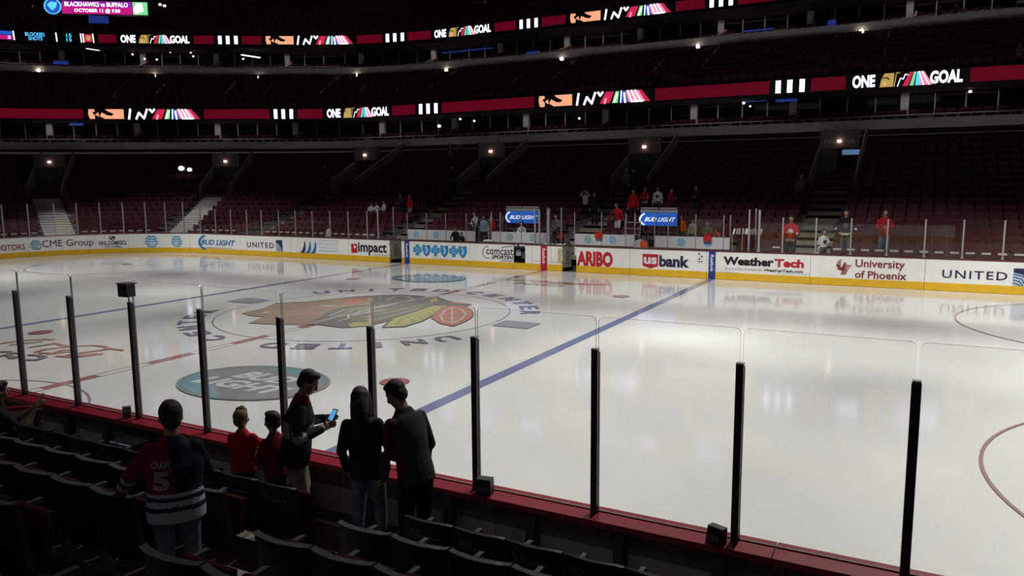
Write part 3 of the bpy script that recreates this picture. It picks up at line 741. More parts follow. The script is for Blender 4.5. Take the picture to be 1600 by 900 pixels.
# beer screens over the tunnel mouths
scrblue = emit('screen_blue', (0.02, 0.11, 0.55), 0.8); scrw = emit('screen_white', (0.75, 0.85, 1.0), 1.0)
for x0, x1, lab in ((-3.35, -1.45, 'glowing blue BUD LIGHT screen left of the red Reebok banner'), (3.78, 5.55, 'glowing blue BUD LIGHT screen above the right players bench')):
    xc = (x0+x1)/2; h = (x1-x0)/2
    t = empty('beer_screen', (xc, 15.5, 2.0), 0, lab, 'screen')
    mb = MB(); mb.box(-h, h, 0.0, 0.12, 0.0, 0.78); mb.build('case', darksteel, t)
    mb = MB(); mb.box(-h+0.03, h-0.03, -0.012, -0.002, 0.03, 0.62); s_ = mb.build('display', scrblue, t)
    fl = Flat(); fl.text('BUD LIGHT', -h*0.78, h*0.9, 0.22, 0.42, scrw, 0.03, 0.4); fl.ring(-h*0.55, 0.32, 0.36, 0.46, scrw, 1, 20, PI*0.65, PI*1.35, 0.7)
    fl.build('lettering', lambda a, z, l: (a, -0.012-l, z), s_, 0.003, 0.003)
    mb = MB(); mb.box(-h, h, -0.01, 0.0, 0.64, 0.76); mb.build('top_strip', pgrey, t)
    for s in (-1, 1):
        mb = MB(); mb.box(s*h*0.5-h*0.46, s*h*0.5+h*0.46, -0.05, 0.15, 0.80, 0.86); mb.build('roof_rail', steel, t)
        mb = MB(); mb.box(s*h-0.04, s*h+0.04, 0.0, 0.1, -1.7, 0.0); mb.build('support_post', darksteel, t)
# white stair rails by the boxes
for u, lab in ((752, 'white ladder-like stair railing beside the left beer screen'), (771, 'white ladder-like stair railing left edge of the left beer screen'), (985, 'white ladder-like stair railing left of the right beer screen')):
    x = on(u, 360, 1, 15.0).x; t = empty('stair_railing', (x, 15.0, 0.6), 0, lab, 'railing')
    for s in (-0.38, 0.38):
        mb = MB(); mb.tube([(s, 0, 0), (s, 0.35, 1.75)], 0.02); mb.build('upright', steel, t)
    for k in range(5):
        mb = MB(); mb.tube([(-0.38, 0.07+0.06*k, 0.45+0.28*k), (0.38, 0.07+0.06*k, 0.45+0.28*k)], 0.016); mb.build('rung', steel, t)
# red things, sticks, bags at the benches
for i, (x, y, z, lab) in enumerate(((2.05, 14.62, 1.45, 'red bottle crate hung on the bench wall behind the ARIBO letters'), (7.15, 14.62, 1.45, 'red bottle crate hung on the bench wall left of the sticks'), (4.7, 13.35, 1.2, 'small orange cone-shaped crate on the boards behind the usbank logo'))):
    t = empty('bottle_crate', (x, y, z), 0, lab, 'crate'); rm = mat('crate_red', (0.5, 0.02, 0.02), 0.4) if i < 2 else mat('crate_orange', (0.62, 0.08, 0.015), 0.4)
    mb = MB(); mb.box(-0.17, 0.17, -0.07, 0.05, 0, 0.05); mb.box(-0.17, 0.17, -0.07, -0.05, 0.05, 0.24); mb.box(-0.17, -0.15, -0.05, 0.05, 0.05, 0.24); mb.box(0.15, 0.17, -0.05, 0.05, 0.05, 0.24); mb.build('crate_body', rm, t)
    for k in range(3):
        mb = MB(); mb.tube([(-0.1+0.1*k, 0, 0.051), (-0.1+0.1*k, 0, 0.28), (-0.1+0.1*k, 0, 0.34)], [0.035, 0.035, 0.015]); mb.build('bottle', pred, t)
tape = mat('stick_tape', (0.6, 0.6, 0.58), 0.7)
for k in range(11):
    x = 8.35+0.11*k+random.uniform(-0.02, 0.02); y = 14.3+random.uniform(-0.15, 0.15)
    t = empty('hockey_stick', (x, y, 0.3), random.uniform(-1, 1), 'hockey stick standing in the rack right of the bench, %s from the left' % nth(k), 'hockey stick')
    mb = MB(); mb.bar((0, 0, 0), (random.uniform(-0.05, 0.05), 0.02, 1.5), 0.03, 0.022); mb.build('shaft', black if k % 3 else mat('stick_wood', (0.4, 0.3, 0.2), 0.5), t)
    mb = MB(); mb.bar((0, 0.02, 1.51), (0.05, 0.02, 1.75), 0.03, 0.075, 0, (1, 0, 0)); mb.build('blade', tape, t)
t = empty('equipment_bag', (4.3, 14.0, 0.3), 0, 'pale grey equipment bag under the right beer screen', 'bag')
mb = MB(); mb.ell((0, 0, 0.6), 0.42, 0.25, 0.6, 16, 10); mb.build('bag_body', mat('bag_grey', (0.35, 0.36, 0.33), 0.8, noise=0.3, nscale=12), t, True)
mb = MB(); mb.tube([(-0.2, 0, 1.17), (-0.1, 0, 1.25), (0.12, 0, 1.27), (0.22, 0, 1.17)], 0.02); mb.build('handle', black, t)
for k, (x, lab) in enumerate(((-3.1, 'white towel heap on the boards above the comcast letters'), (0.0, 'white towel heap left of the glass divider at the red banner'), (0.6, 'white towel heap right of the glass divider at the red banner'))):
    mb = MB()
    for j in range(5): mb.ell((-0.2+0.1*j, 0.02*(j % 2), 0.06), 0.1, 0.12, 0.05+0.02*(j % 3), 10, 6)
    o = mb.build('towel', mat('towel_white', (0.55, 0.55, 0.53), 0.9), None, True); o.location = (x, 13.25 if k == 0 else 13.5, 1.205 if k == 0 else 1.095); tag(o, lab, 'towel')
    if k:
        t = empty('side_table', (x, 13.5, 0.25), 0, 'small dark table under the '+lab[6:17]+lab[17:], 'table')
        mb = MB(); mb.box(-0.24, 0.24, -0.2, 0.2, 0.78, 0.84); mb.build('table_top', darksteel, t)
        for sx in (-1, 1):
            for sy in (-1, 1):
                mb = MB(); mb.box(sx*0.2-0.02, sx*0.2+0.02, sy*0.16-0.02, sy*0.16+0.02, 0, 0.78); mb.build('leg', darksteel, t)

# ================================================================== the seating bowl
NROW = 18
def row_y(i): return 14.0+0.85*i
def row_z(i): return 0.45+0.255*i+0.0035*i*i
AISLE_X = [21.6, 11.25, 0.55, -9.9, -20.3]
# arena floor round the ice
mb = MB(); mb.poly([(-70, -30, -0.02), (45, -30, -0.02), (45, 60, -0.02), (-70, 60, -0.02)])
struct(mb.build('floor', mat('arena_floor', (0.05, 0.05, 0.05), 0.8)), 'dark arena floor outside the boards')
low_cols = {}
LP = [lower(row_y(i)) for i in range(NROW+1)]
def a_at_x(pa, x):        # arc length where the straight far side reaches x
    return pa.L[-1]-(30-x)
def aisles(pa, lvl):
    out = []
    for x in AISLE_X:
        a = a_at_x(pa, x); out.append((a-0.95, a+0.85))
    for fr in CORNER_AISLES:
        i = fr; L = pa.L; k = int(i); a = L[k]+(L[min(k+1, len(L)-1)]-L[k])*(i-k); out.append((a-0.9, a+0.9))
    return sorted(out)
CORNER_AISLES = [10.8, 20.8, 31.0]
mb = MB()
for i in range(NROW):
    pa, pb = LP[i], LP[i+1]; z = row_z(i); zn = row_z(i+1) if i < NROW-1 else z
    for k in range(len(pa.p)-1):
        a, b, c, d = pa.p[k], pa.p[k+1], pb.p[k+1], pb.p[k]
        mb.poly([(a.x, a.y, z), (b.x, b.y, z), (c.x, c.y, z), (d.x, d.y, z)])
        mb.poly([(d.x, d.y, z), (c.x, c.y, z), (c.x, c.y, zn), (d.x, d.y, zn)])
    if i == 0:
        for k in range(len(pa.p)-1):
            a, b = pa.p[k], pa.p[k+1]; mb.poly([(a.x, a.y, -0.02), (b.x, b.y, -0.02), (b.x, b.y, z), (a.x, a.y, z)])
bowl = mb.build('floor', mat('bowl_concrete', (0.10, 0.085, 0.075), 0.85, noise=0.15)); struct(bowl, 'stepped dark concrete of the far seating bowl')
# aisle stairs: half steps up to the doorways
def stair_run(pts_fn, n0, n1, label, m=stairmat):
    mb = MB()
    for i in range(n0, n1):
        for hstep in (0, 1):
            f0 = i+hstep*0.5; q0 = pts_fn(f0); q1 = pts_fn(f0+0.5); z = row_z(i)+(0.01 if not hstep else 0.01+(row_z(i+1)-row_z(i))*0.5)
            (pl, pr), (ql, qr) = q0, q1
            mb.add([(*pl, z-0.3), (*pr, z-0.3), (*qr, z-0.3), (*ql, z-0.3), (*pl, z), (*pr, z), (*qr, z), (*ql, z)],
                   [(4, 5, 6, 7), (0, 1, 5, 4), (0, 4, 7, 3), (1, 2, 6, 5), (3, 2, 1, 0)])
    o = mb.build('floor', m); struct(o, label)
lp0 = lower(14.0); lp1 = lower(14.0+0.85*NROW)
def pf_side(x):
    return lambda f: ((( x-0.8), row_y(f)), ((x+0.75), row_y(f)))
for x in AISLE_X: stair_run(pf_side(x), 0, 11, 'aisle stairs rising to a doorway in the far stand')
def pf_corner(idx):
    def fn(f):
        pa = lower(row_y(f)); k = int(idx); a = pa.L[k]+(pa.L[k+1]-pa.L[k])*(idx-k)
        l = pa.xyz(a-0.85, 0); r = pa.xyz(a+0.85, 0); return ((l.x, l.y), (r.x, r.y))
    return fn
bright = mat('stair_lit_tone', (0.55, 0.53, 0.50), 0.7)  # paler tone puts the light on the end stairs into the colour
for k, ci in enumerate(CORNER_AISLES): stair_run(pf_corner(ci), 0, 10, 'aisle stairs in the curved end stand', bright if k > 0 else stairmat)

# doorways (vomitories) of the lower bowl
sgn = emit('sign_dim', (0.05, 0.035, 0.03), 1.0)
def doorway(pos, rz, label, lit=False, nums=None):
    t = empty('stand_doorway', pos, rz, label, 'doorway')     # local: +y goes into the stand
    W_ = 0.98; z1 = 2.05
    wm = mat('portal_wall', (0.13, 0.12, 0.105), 0.8, noise=0.1)
    for s in (-1, 1):
        mb = MB(); x0, x1 = s*W_, s*(W_+0.16); x0, x1 = min(x0, x1), max(x0, x1)
        P = [(-0.3, -0.3), (-0.3, 0.65), (5.3, 3.25), (5.3, -0.3)]
        vs = [(x0, y_, z_) for y_, z_ in P]+[(x1, y_, z_) for y_, z_ in P]
        mb.add(vs, [(0, 1, 2, 3), (7, 6, 5, 4), (0, 4, 5, 1), (1, 5, 6, 2), (2, 6, 7, 3), (3, 7, 4, 0)]); mb.build('side_wall', wm, t)
        mb = MB(); mb.tube([(s*(W_+0.08), -0.3, 0.70), (s*(W_+0.08), 5.2, 3.27)], 0.03, 6, 0)
        for q in (0.0, 0.33, 0.66, 1.0): mb.tube([(s*(W_+0.08), -0.25+5.4*q, 0.6+2.55*q), (s*(W_+0.08), -0.25+5.4*q, 0.72+2.57*q)], 0.015, 6)
        mb.build('handrail', mat('rail_pale', (0.38, 0.36, 0.34), 0.4), t)
    mb = MB(); mb.box(-W_, W_, 2.2, 2.35, z1, 3.0); mb.build('lintel', wm, t)
    mb = MB(); mb.box(-W_, W_, -0.3, 5.3, -0.05, 0.0); mb.build('threshold', wm, t)
    if lit:
        mb = MB(); mb.box(-W_, -0.1, 2.25, 2.33, 0, z1); mb.build('door_leaf', black, t)
        mb = MB(); mb.box(-0.1, W_, 5.0, 5.05, 1.45, z1); mb.build('glowing_ceiling', emit('corridor_ceiling_glow', (0.10, 0.16, 0.32), 0.9), t)
        mb = MB(); mb.box(-0.1, W_, 5.0, 5.05, 0.0, 1.44); mb.build('glowing_wall', emit('corridor_wall_glow', (0.05, 0.065, 0.075), 1.0), t)  # wall and ceiling glow in place of light inside the corridor
        mb = MB(); mb.ell((0.25, 4.8, 1.5), 0.06, 0.06, 0.05); mb.build('corridor_lamp', lampw, t)
    else:
        mb = MB(); mb.box(-W_, W_, 2.4, 2.45, 0, z1); mb.build('opening_shade', black, t)  # black sheet stands in for the dark inside the doorway
    mb = MB(); mb.box(-0.09, 0.09, 2.08, 2.19, z1+0.30, z1+0.42); mb.build('exit_light', emit('exit_lamp', (1.0, 0.55, 0.5), 7.0), t)
    if nums:
        fl = Flat(); fl.text(nums[0], -0.72, -0.28, z1+0.24, z1+0.44, sgn, 0.01); fl.text(nums[1], 0.28, 0.72, z1+0.24, z1+0.44, sgn, 0.01)
        fl.build('section_number', lambda a, h, l: (a, 2.195-l, h), t, 0.002, 0.002)
    return t
dz = row_z(11)
dl = ['dark doorway of the far stand beyond the right edge', 'far stand doorway with light falling through, above the stairs at the right', 'dark far stand doorway above the four standing jersey fans', 'dark far stand doorway left of the left beer screen', 'dark far stand doorway above the impact board']
for k, x in enumerate(AISLE_X): doorway((x, row_y(11), dz), 0, dl[k], k == 1, ('101', '102') if k == 1 else None)
for k, ci in enumerate(CORNER_AISLES[1:]):
    pa = lower(row_y(10)); kk = int(ci); a = pa.L[kk]+(pa.L[kk+1]-pa.L[kk])*(ci-kk); q, d, n = pa.at(a)
    doorway((q.x, q.y, row_z(10)), math.atan2(d.y, d.x), ['dark doorway above the bright stairs in the end stand', 'dark doorway in the curved corner stand right of the twin spotlights'][k])

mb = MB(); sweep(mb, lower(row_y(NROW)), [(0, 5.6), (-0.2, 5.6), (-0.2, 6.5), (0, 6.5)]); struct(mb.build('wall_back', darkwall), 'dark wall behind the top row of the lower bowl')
for k, ci in enumerate(CORNER_AISLES[1:]):       # the doorway lamps that light the end stand stairs
    pa = lower(row_y(9)); kk = int(ci); a = pa.L[kk]+(pa.L[kk+1]-pa.L[kk])*(ci-kk); p = pa.xyz(a, row_z(10)+2.6)
    ld = bpy.data.lights.new('doorway_spot', 'SPOT'); ld.energy = 900; ld.spot_size = math.radians(50); ld.spot_blend = 0.6; ld.shadow_soft_size = 0.1
    lo = bpy.data.objects.new('doorway_spot', ld); C.objects.link(lo); lo.location = p; t_ = lower(row_y(3)).xyz(lower(row_y(3)).L[kk]+(lower(row_y(3)).L[kk+1]-lower(row_y(3)).L[kk])*(ci-kk), row_z(3))
    lo.rotation_euler = (t_-p).to_track_quat('-Z', 'Y').to_euler()
# ------------------------------------------------------------------ suite tiers, fascias, LED ribbons
T0 = upper(0.0); T8 = upper(8.0)
def tier(pa, z0, label_no, upper_=False):
    mb = MB(); sweep(mb, pa, [(0.0, z0), (-0.45, z0), (-0.45, z0+0.5), (0.0, z0+0.54)])
    struct(mb.build('trim_%d' % (1+label_no*3), fascia), 'pale curved concrete fascia of the %s tier' % ['lower suite', 'upper suite'][label_no])
    # row seats platform and walls
    mb = MB()
    sweep(mb, pa, [(-0.46, z0), (-0.46, z0+0.12), (-4.4, z0+0.12), (-4.4, z0)])
    sweep(mb, pa, [(-1.35, z0+0.12), (-1.35, z0+0.82), (-1.45, z0+0.86), (-1.45, z0+0.12)])
    sweep(mb, pa, [(-1.46, z0+0.12), (-1.46, z0+0.42), (-3.2, z0+0.42), (-3.2, z0+0.12)])
    struct(mb.build('floor', suitewall), 'stepped suite balcony floor')
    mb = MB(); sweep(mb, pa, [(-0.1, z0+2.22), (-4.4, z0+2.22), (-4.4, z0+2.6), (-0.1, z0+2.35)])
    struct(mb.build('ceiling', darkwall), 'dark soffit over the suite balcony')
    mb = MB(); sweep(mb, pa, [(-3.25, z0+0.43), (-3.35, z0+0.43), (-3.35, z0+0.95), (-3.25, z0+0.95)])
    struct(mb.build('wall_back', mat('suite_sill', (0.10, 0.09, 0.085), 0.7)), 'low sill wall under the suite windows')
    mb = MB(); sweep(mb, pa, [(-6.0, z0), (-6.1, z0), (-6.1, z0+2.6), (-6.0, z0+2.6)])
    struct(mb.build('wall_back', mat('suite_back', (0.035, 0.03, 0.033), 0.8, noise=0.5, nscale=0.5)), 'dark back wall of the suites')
tier(T0, 6.88, 0); tier(T8, 13.72, 1)
mull = mat('suite_mullion', (0.34, 0.34, 0.35), 0.4); colm = mat('suite_column', (0.38, 0.38, 0.39), 0.6)
wood = mat('suite_divider_wood', (0.30, 0.13, 0.07), 0.5)
def suites(pa, z0, tname, a_from, lit):
    a = a_from; k = 0
    end = pa.L[-1]-1
    while a < end:
        # one suite bay: window with mullions, column, wooden divider
        L = 6.3; b = min(a+L, end); am = (a+b)/2; q, d, n = pa.at(am); rz = math.atan2(d.y, d.x)
        base = pa.xyz(am, z0+0.95, -3.3)
        ul = project(base)[0]
        t = empty('suite_window', base, rz, 'window wall of a %s suite, %s bay along from the left end' % (tname, nth(k)), 'window')
        inv = (Matrix.Translation(base) @ Matrix.Rotation(rz, 4, 'Z')).inverted()
        def loc(aa, z, off): return inv @ pa.xyz(aa, z, off)
        mb = MB(); l0 = loc(a+0.3, z0+0.97, -3.3); l1 = loc(b-0.3, z0+0.97, -3.3)
        mb.poly([l0, l1, l1+Vector((0, 0, 1.24)), l0+Vector((0, 0, 1.24))]); mb.build('glass_sheet', SGLASS, t)
        for j in range(1, 4):
            p = loc(a+(b-a)*j/4, z0+0.96, -3.28); mb = MB(); mb.box(p.x-0.035, p.x+0.035, p.y-0.03, p.y+0.03, 0.01, 1.24); mb.build('mullion', mull, t)
        p = loc(a, z0+0.43, -3.2); mb = MB(); mb.box(p.x-0.22, p.x+0.22, p.y-0.1, p.y+0.2, -0.5, 1.27); mb.build('column', colm, t)
        p = pa.xyz(a+0.4, z0+0.13, -2.0)
        q2, d2, n2 = pa.at(a+0.4)
        if k % 2 == 0 or not tname.startswith('low'):
            t2 = empty('suite_divider', p, math.atan2(d2.y, d2.x), 'slanted wooden divider between %s suite balconies, %s from the left end' % (tname, nth(k)), 'divider')
            mb = MB(); mb.add([(x_, y_, z_) for x_ in (-0.05, 0.05) for y_, z_ in ((-1.4, 0.3), (-1.4, 0.55), (1.1, 1.35), (1.1, 0.3))], [(0, 1, 2, 3), (7, 6, 5, 4), (0, 4, 5, 1), (1, 5, 6, 2), (2, 6, 7, 3), (3, 7, 4, 0)])
            mb.build('panel', mat('divider_panel', (0.13, 0.09, 0.075), 0.6), t2)
            mb = MB(); mb.bar((0, -1.42, 0.57), (0, 1.12, 1.37), 0.14, 0.05); mb.build('top_rail', wood, t2)
        a = b; k += 1
suites(T0, 6.88, 'lower', 14.0, None); suites(T8, 13.72, 'upper', 20.0, None)

for pa, z0 in ((T0, 6.88), (T8, 13.72)):  # area lights added under the soffits to brighten the suites
    a = 22.0
    while a < pa.L[-1]-2:
        p = pa.xyz(a, z0+2.15, -2.2); q, d, n = pa.at(a)
        ld = bpy.data.lights.new('suite_fill', 'AREA'); ld.shape = 'RECTANGLE'; ld.size = 6; ld.size_y = 0.8; ld.energy = 22.0; ld.color = (1, 0.9, 0.84)
        lo = bpy.data.objects.new('suite_fill', ld); C.objects.link(lo); lo.location = p; lo.rotation_euler = (0, 0, math.atan2(d.y, d.x)); a += 12.6
# small lamps: (u, v, path, off, z kind)
def lamp(name, p, r, m, label, rz=0):
    t = empty(name, p, rz, label, 'lamp')
    mb = MB(); mb.ell((0, 0, 0), r, r*0.6, r*0.8, 10, 6); mb.build('bulb', m, t, True)
    mb = MB(); mb.box(-r*1.2, r*1.2, r*0.65, r*1.6, -r*0.9, r*0.9); mb.build('housing', darksteel, t)
    return t
def on_path_u(pa, u, v, off=0.0):
    a = pa.find(u, 10); 
    for _ in range(6):
        p = pa.xyz(a, 0, off); d = FW+RT*((u-800)/FPX)-UP*((v-450)/FPX)
        t_ = Vector((p.x-EYE.x, p.y-EYE.y)).length/Vector((d.x, d.y)).length; z = EYE.z+d.z*t_
        lo, hi = a-3, a+3
        for _ in range(25):
            mid = (lo+hi)/2
            if project(pa.xyz(mid, z, off))[0] < u: lo = mid
            else: hi = mid
        a = (lo+hi)/2
    q, d2, n2 = pa.at(a)
    return pa.xyz(a, z, off), math.atan2(d2.y, d2.x), a
for k, (u, v) in enumerate([(60, 110), (241, 118), (405, 121), (557, 117), (697, 109), (877.5, 92), (1090, 72.5), (1346, 48.5)]):
    p, rz, a = on_path_u(T8, u, v, 0.12)
    lamp('fascia_lamp', p, 0.16, lampw, 'small bright lamp under the upper suite fascia, %s from the left' % nth(k), rz)
    # dark doorway walls beneath it
for k, (u, v) in enumerate([(283, 263), (296, 265)]):
    p, rz, a = on_path_u(LP[14], u, v, 1.2)
    lamp('spotlight', p, 0.20 if k == 0 else 0.16, lampb, 'large bluish white spotlight in the left corner stand, %s of the pair' % ['left', 'right'][k], rz)
    for s in (0,):
        mbp = MB(); mbp.tube([(0, 0.28, -0.1), (0, 0.28, -1.6)], 0.03); o = mbp.build('lamp_stand', darksteel); o.location = p; o.rotation_euler = (0, 0, rz); tag(o, 'thin dark stand carrying the %s spotlight' % ['left', 'right'][k], 'stand')
misc = [(48, 10), (250, 7), (257, 9), (250, 24), (431, 23), (599, 18), (760, 2.5), (201, 79), (233, 80), (226, 92), (266, 81), (298, 82), (302, 88), (207, 85), (245, 93), (380, 92), (186, 206.5), (242, 207), (51, 59+225-225)]
for k, (u, v) in enumerate(misc[:16]):
    p, rz, a = on_path_u(T8, u, v, 0.7 if v < 40 else -2.5) if v > 60 else on_path_u(upper(16.0), u, v, 0)
    lamp('ceiling_lamp', p, 0.09 if v > 60 else 0.14, emit('lamp_small', (1, 0.9, 0.85), 3.0), 'tiny lamp among the upper suites, %s of the scattered ones' % nth(k), rz)
for k, (u, v, s) in enumerate([(719, 186, 1), (741, 189, 1), (1162, 161, 1), (1172, 166, 0.7), (1516, 143, 1), (686, 197, 1.6), (905, 185, 1.0)]):
    p, rz, a = on_path_u(T0, u, v, -2.6)
    lamp('suite_lamp', p, 0.09*s, emit('lamp_suite', (1, 0.85, 0.7), 3.0), 'small lit lamp inside the lower suites, %s from the left' % nth(sorted([719, 741, 1162, 1172, 1516, 686, 905]).index(u)), rz)
for k, (u, v, w_, h_, lab, tier_) in enumerate([(1178, 154.5, 1.5, 0.35, 'blue lit television in the lower suites left of the three white bars', T0), (1229, 154.5, 1.3, 0.35, 'blue lit television in the lower suites right under the three white bars', T0), (119, 193, 1.0, 0.3, 'dim blue television in the lower suites at the far left', T0),
                                         (154, 28, 1.6, 0.9, 'dim blue television high in the upper left stand', T8), (730, 79, 5.0, 0.08, 'strip of blue lights in the upper suites left of centre', T8), (833, 83, 1.2, 0.25, 'blue glinting screen on the upper balcony beside the fascia lamp', T8), (1185, 47, 2.0, 0.10, 'blue white screens lying on the upper balcony', T8), (1300, 36, 0.5, 0.4, 'blue jacket hung on the upper balcony rail, made to glow', T8), (95, 98, 1.2, 0.3, 'dim violet screen above the upper left fascia', T8)]):
    p, rz, a = on_path_u(tier_, u, v, -2.7 if tier_ is T0 else -0.6)
    t = empty('wall_television', p, rz, lab, 'television')
    mb = MB(); mb.box(-w_/2, w_/2, -0.02, 0.0, -h_/2, h_/2); mb.build('screen', emit('tv_and_jacket_glow', (0.03, 0.07, 0.42), 0.40), t)  # the jacket on the balcony rail glows like a screen too
    mb = MB(); mb.box(-w_/2-0.04, w_/2+0.04, 0.003, 0.06, -h_/2-0.04, h_/2+0.04); mb.build('case', black, t)
for k, (u, v, L) in enumerate([(392, 88, 2.0), (145, 77, 1.2)]):
    p, rz, a = on_path_u(T8, u, v, -1.5)
    t = empty('tube_light', p, rz+0.9, 'short white fluorescent tube in the upper suites, %s one' % ['right', 'left'][k], 'lamp')
    mb = MB(); mb.bar((-L/2, 0, 0), (L/2, 0, 0), 0.12, 0.08); mb.build('tube', emit('tube_white', (0.9, 0.95, 1), 2.5), t)
    mb = MB(); mb.bar((-L/2, 0, 0.07), (L/2, 0, 0.07), 0.16, 0.05); mb.build('housing', darksteel, t)

# LED ribbons
def ribbon(pa, z0, h, label, msgs, a_start=0.0):
    t = empty('led_ribbon', (0, 0, 0), 0, label, 'LED board')
    mb = MB(); sweep(mb, pa, [(0.02, z0-0.03), (-0.25, z0-0.03), (-0.25, z0+h+0.03), (0.02, z0+h+0.03)], a_start); mb.build('case', ledoff, t)
    fl = Flat(); A0 = a_start+0.2; A1 = pa.L[-1]-0.2; cur = A0
    spans = []
    for kind, u0, u1 in msgs:
        a0, a1 = pa.find(u0, z0+h/2), pa.find(u1, z0+h/2); spans.append((kind, a0, a1))
    for kind, a0, a1 in spans:
        if kind != 'stats' and a0-0.25 > cur: fl.rect(cur, a0-0.35, 0.04*h, 0.96*h, ledred, 0, max(1, int((a0-cur)/0.8)))
        cur = a1+0.35
    if cur < A1: fl.rect(cur, A1, 0.04*h, 0.96*h, ledred, 0, int((A1-cur)/0.8))
    def fn(a, hh, l): return pa.xyz(a, z0+hh, 0.02+l)
    fl.build('red_field', fn, t, 0.004, 0.006)
    for kind, a0, a1 in spans:
        W_ = a1-a0; f = Flat(); X = lambda x: a0+W_*x
        def P(L, m, lift=1): f.poly([(X(x), h*(0.96-0.92*y_)) for x, y_ in L], m, lift)
        def Sx(L, w_, m, lift=2): f.stroke([(X(x), h*(0.96-0.92*y_)) for x, y_ in L], w_, m, lift)
        if kind == 'bars':
            for x in (0.0, 0.40, 0.82): P([(x, 0), (x+0.18, 0), (x+0.18, 1), (x, 1)], ledwhite)
        elif kind == 'face':
            P([(0.005, 0), (0.055, 0), (0.06, 0.22), (0.035, 0.35), (0.06, 0.68), (0.055, 1), (0.012, 1), (0, 0.5)], ledskin)
            P([(0.06, 0.55), (0.09, 0.32), (0.095, 0.78)], ledskin)
            P([(0.15, 0), (0.315, 0), (0.315, 1), (0.145, 1), (0.10, 0.72), (0.12, 0.34), (0.165, 0.62), (0.205, 0.68), (0.228, 0.45), (0.205, 0.38), (0.17, 0.2)], ledskin)
            Sx([(0.375, 0), (0.36, 1)], W_*0.018, ledwhite); Sx([(0.425, 1), (0.45, 0.35), (0.495, 0.95), (0.525, 0)], W_*0.018, ledwhite)
            Sx([(0.55, 0.0), (0.57, 0.3), (0.592, 0.0)], W_*0.018, ledwhite)
            P([(0.62, 0), (0.69, 0), (0.655, 1), (0.565, 1)], ledcrim); Sx([(0.62, 0.6), (0.61, 1)], W_*0.02, ledpink, 3)
            P([(0.705, 0), (0.735, 0), (0.725, 1), (0.675, 1)], ledgreen); Sx([(0.72, 0.2), (0.695, 0.95)], W_*0.012, ledwhite, 3)
            P([(0.755, 0), (0.785, 0), (0.82, 1), (0.745, 1)], ledblue); Sx([(0.755, 0), (0.75, 1)], W_*0.010, ledwhite, 3); Sx([(0.78, 0.2), (0.79, 1)], W_*0.016, ledwhite, 3)
            P([(0.79, 0), (0.925, 0), (1.0, 1), (0.82, 1)], ledpink)
            for x in (0.81, 0.84, 0.87): Sx([(x, 0), (x+0.035+(x-0.8)*0.3, 1)], W_*0.012, ledwhite, 3)
            Sx([(0.86, 0.95), (0.94, 0.95)], W_*0.014, ledwhite, 3)
            P([(0.90, 0), (0.925, 0), (1.0, 1), (0.96, 1)], ledcrim, 4)
        elif kind == 'goal':
            f.text('ONE', X(0.0), X(0.215), h*0.08, h*0.94, ledwhite, 0.04, 0, 1); f.text('GOAL', X(0.715), X(1.0), h*0.08, h*0.94, ledwhite, 0.04, 0, 1)
            P([(0.30, 0), (0.39, 0), (0.385, 1), (0.26, 1), (0.27, 0.5)], ledgold); Sx([(0.29, 0.35), (0.32, 0.30), (0.345, 0.45)], W_*0.012, ledoff, 3)
            P([(0.29, 0.6), (0.33, 0.75), (0.30, 0.95)], ledskin, 2); Sx([(0.44, 0), (0.41, 0), (0.395, 1)], W_*0.008, ledgold)
            Sx([(0.425, 1), (0.45, 0.4), (0.475, 0.5), (0.49, 0.15), (0.52, 0.2)], W_*0.008, ledwhite)
            P([(0.53, 0), (0.565, 0), (0.52, 1), (0.47, 1)], ledcrim); P([(0.57, 0), (0.59, 0), (0.57, 1), (0.535, 1)], ledgreen)
            P([(0.595, 0), (0.62, 0), (0.63, 1), (0.585, 1)], ledcyan); P([(0.62, 0), (0.66, 0), (0.74, 1), (0.63, 1)], ledpink)
            for x in (0.615, 0.64): Sx([(x, 0), (x+0.03+(x-0.6)*1.0, 1)], W_*0.009, ledwhite, 3)
        elif kind == 'stats':
            P([(0.0, 0.02), (0.17, 0.02), (0.17, 0.45), (0.0, 0.45)], ledblue); P([(0.0, 0.5), (0.17, 0.5), (0.17, 1), (0.0, 1)], ledmag)
            f.text('SENS', X(0.0), X(0.085), h*0.6, h*0.9, ledcyan, 0.02, 0, 3); f.text('HAWKS', X(0.0), X(0.15), h*0.12, h*0.45, ledwhite, 0.02, 0, 3)
            for x in (0.18, 0.605, 0.86, 0.885, 0.99): Sx([(x, 0), (x+0.005, 1)], W_*0.012, ledwhite)
            f.text('BLOCKED', X(0.295), X(0.49), h*0.52, h*0.92, ledcyan, 0.02, 0, 3); f.text('SHOTS', X(0.325), X(0.465), h*0.08, h*0.46, ledcyan, 0.02, 0, 3)
            f.text('15', X(0.71), X(0.765), h*0.55, h*0.92, ledcyan, 0.02, 0, 3); f.text('15', X(0.71), X(0.765), h*0.08, h*0.46, ledcyan, 0.02, 0, 3)
            P([(0.90, 0.05), (0.98, 0.05), (0.98, 0.95), (0.90, 0.95)], ledcrim); f.disc(X(0.94), h*0.5, W_*0.025, h*0.3, ledgold, 3)
        nm = {'bars': 'white_bars', 'face': 'face_graphic', 'goal': 'one_goal_lettering', 'stats': 'statistics_display'}[kind]
        f.build(nm, fn, t, 0.004, 0.006)
    return t
ribbon(T0, 9.17, 0.80, 'red LED ribbon board along the lower suites', [('face', 138, 312), ('bars', 428, 458), ('goal', 511, 607.5), ('bars', 655, 684), ('face', 842, 1016), ('bars', 1212, 1257.5), ('goal', 1332, 1504.5)])
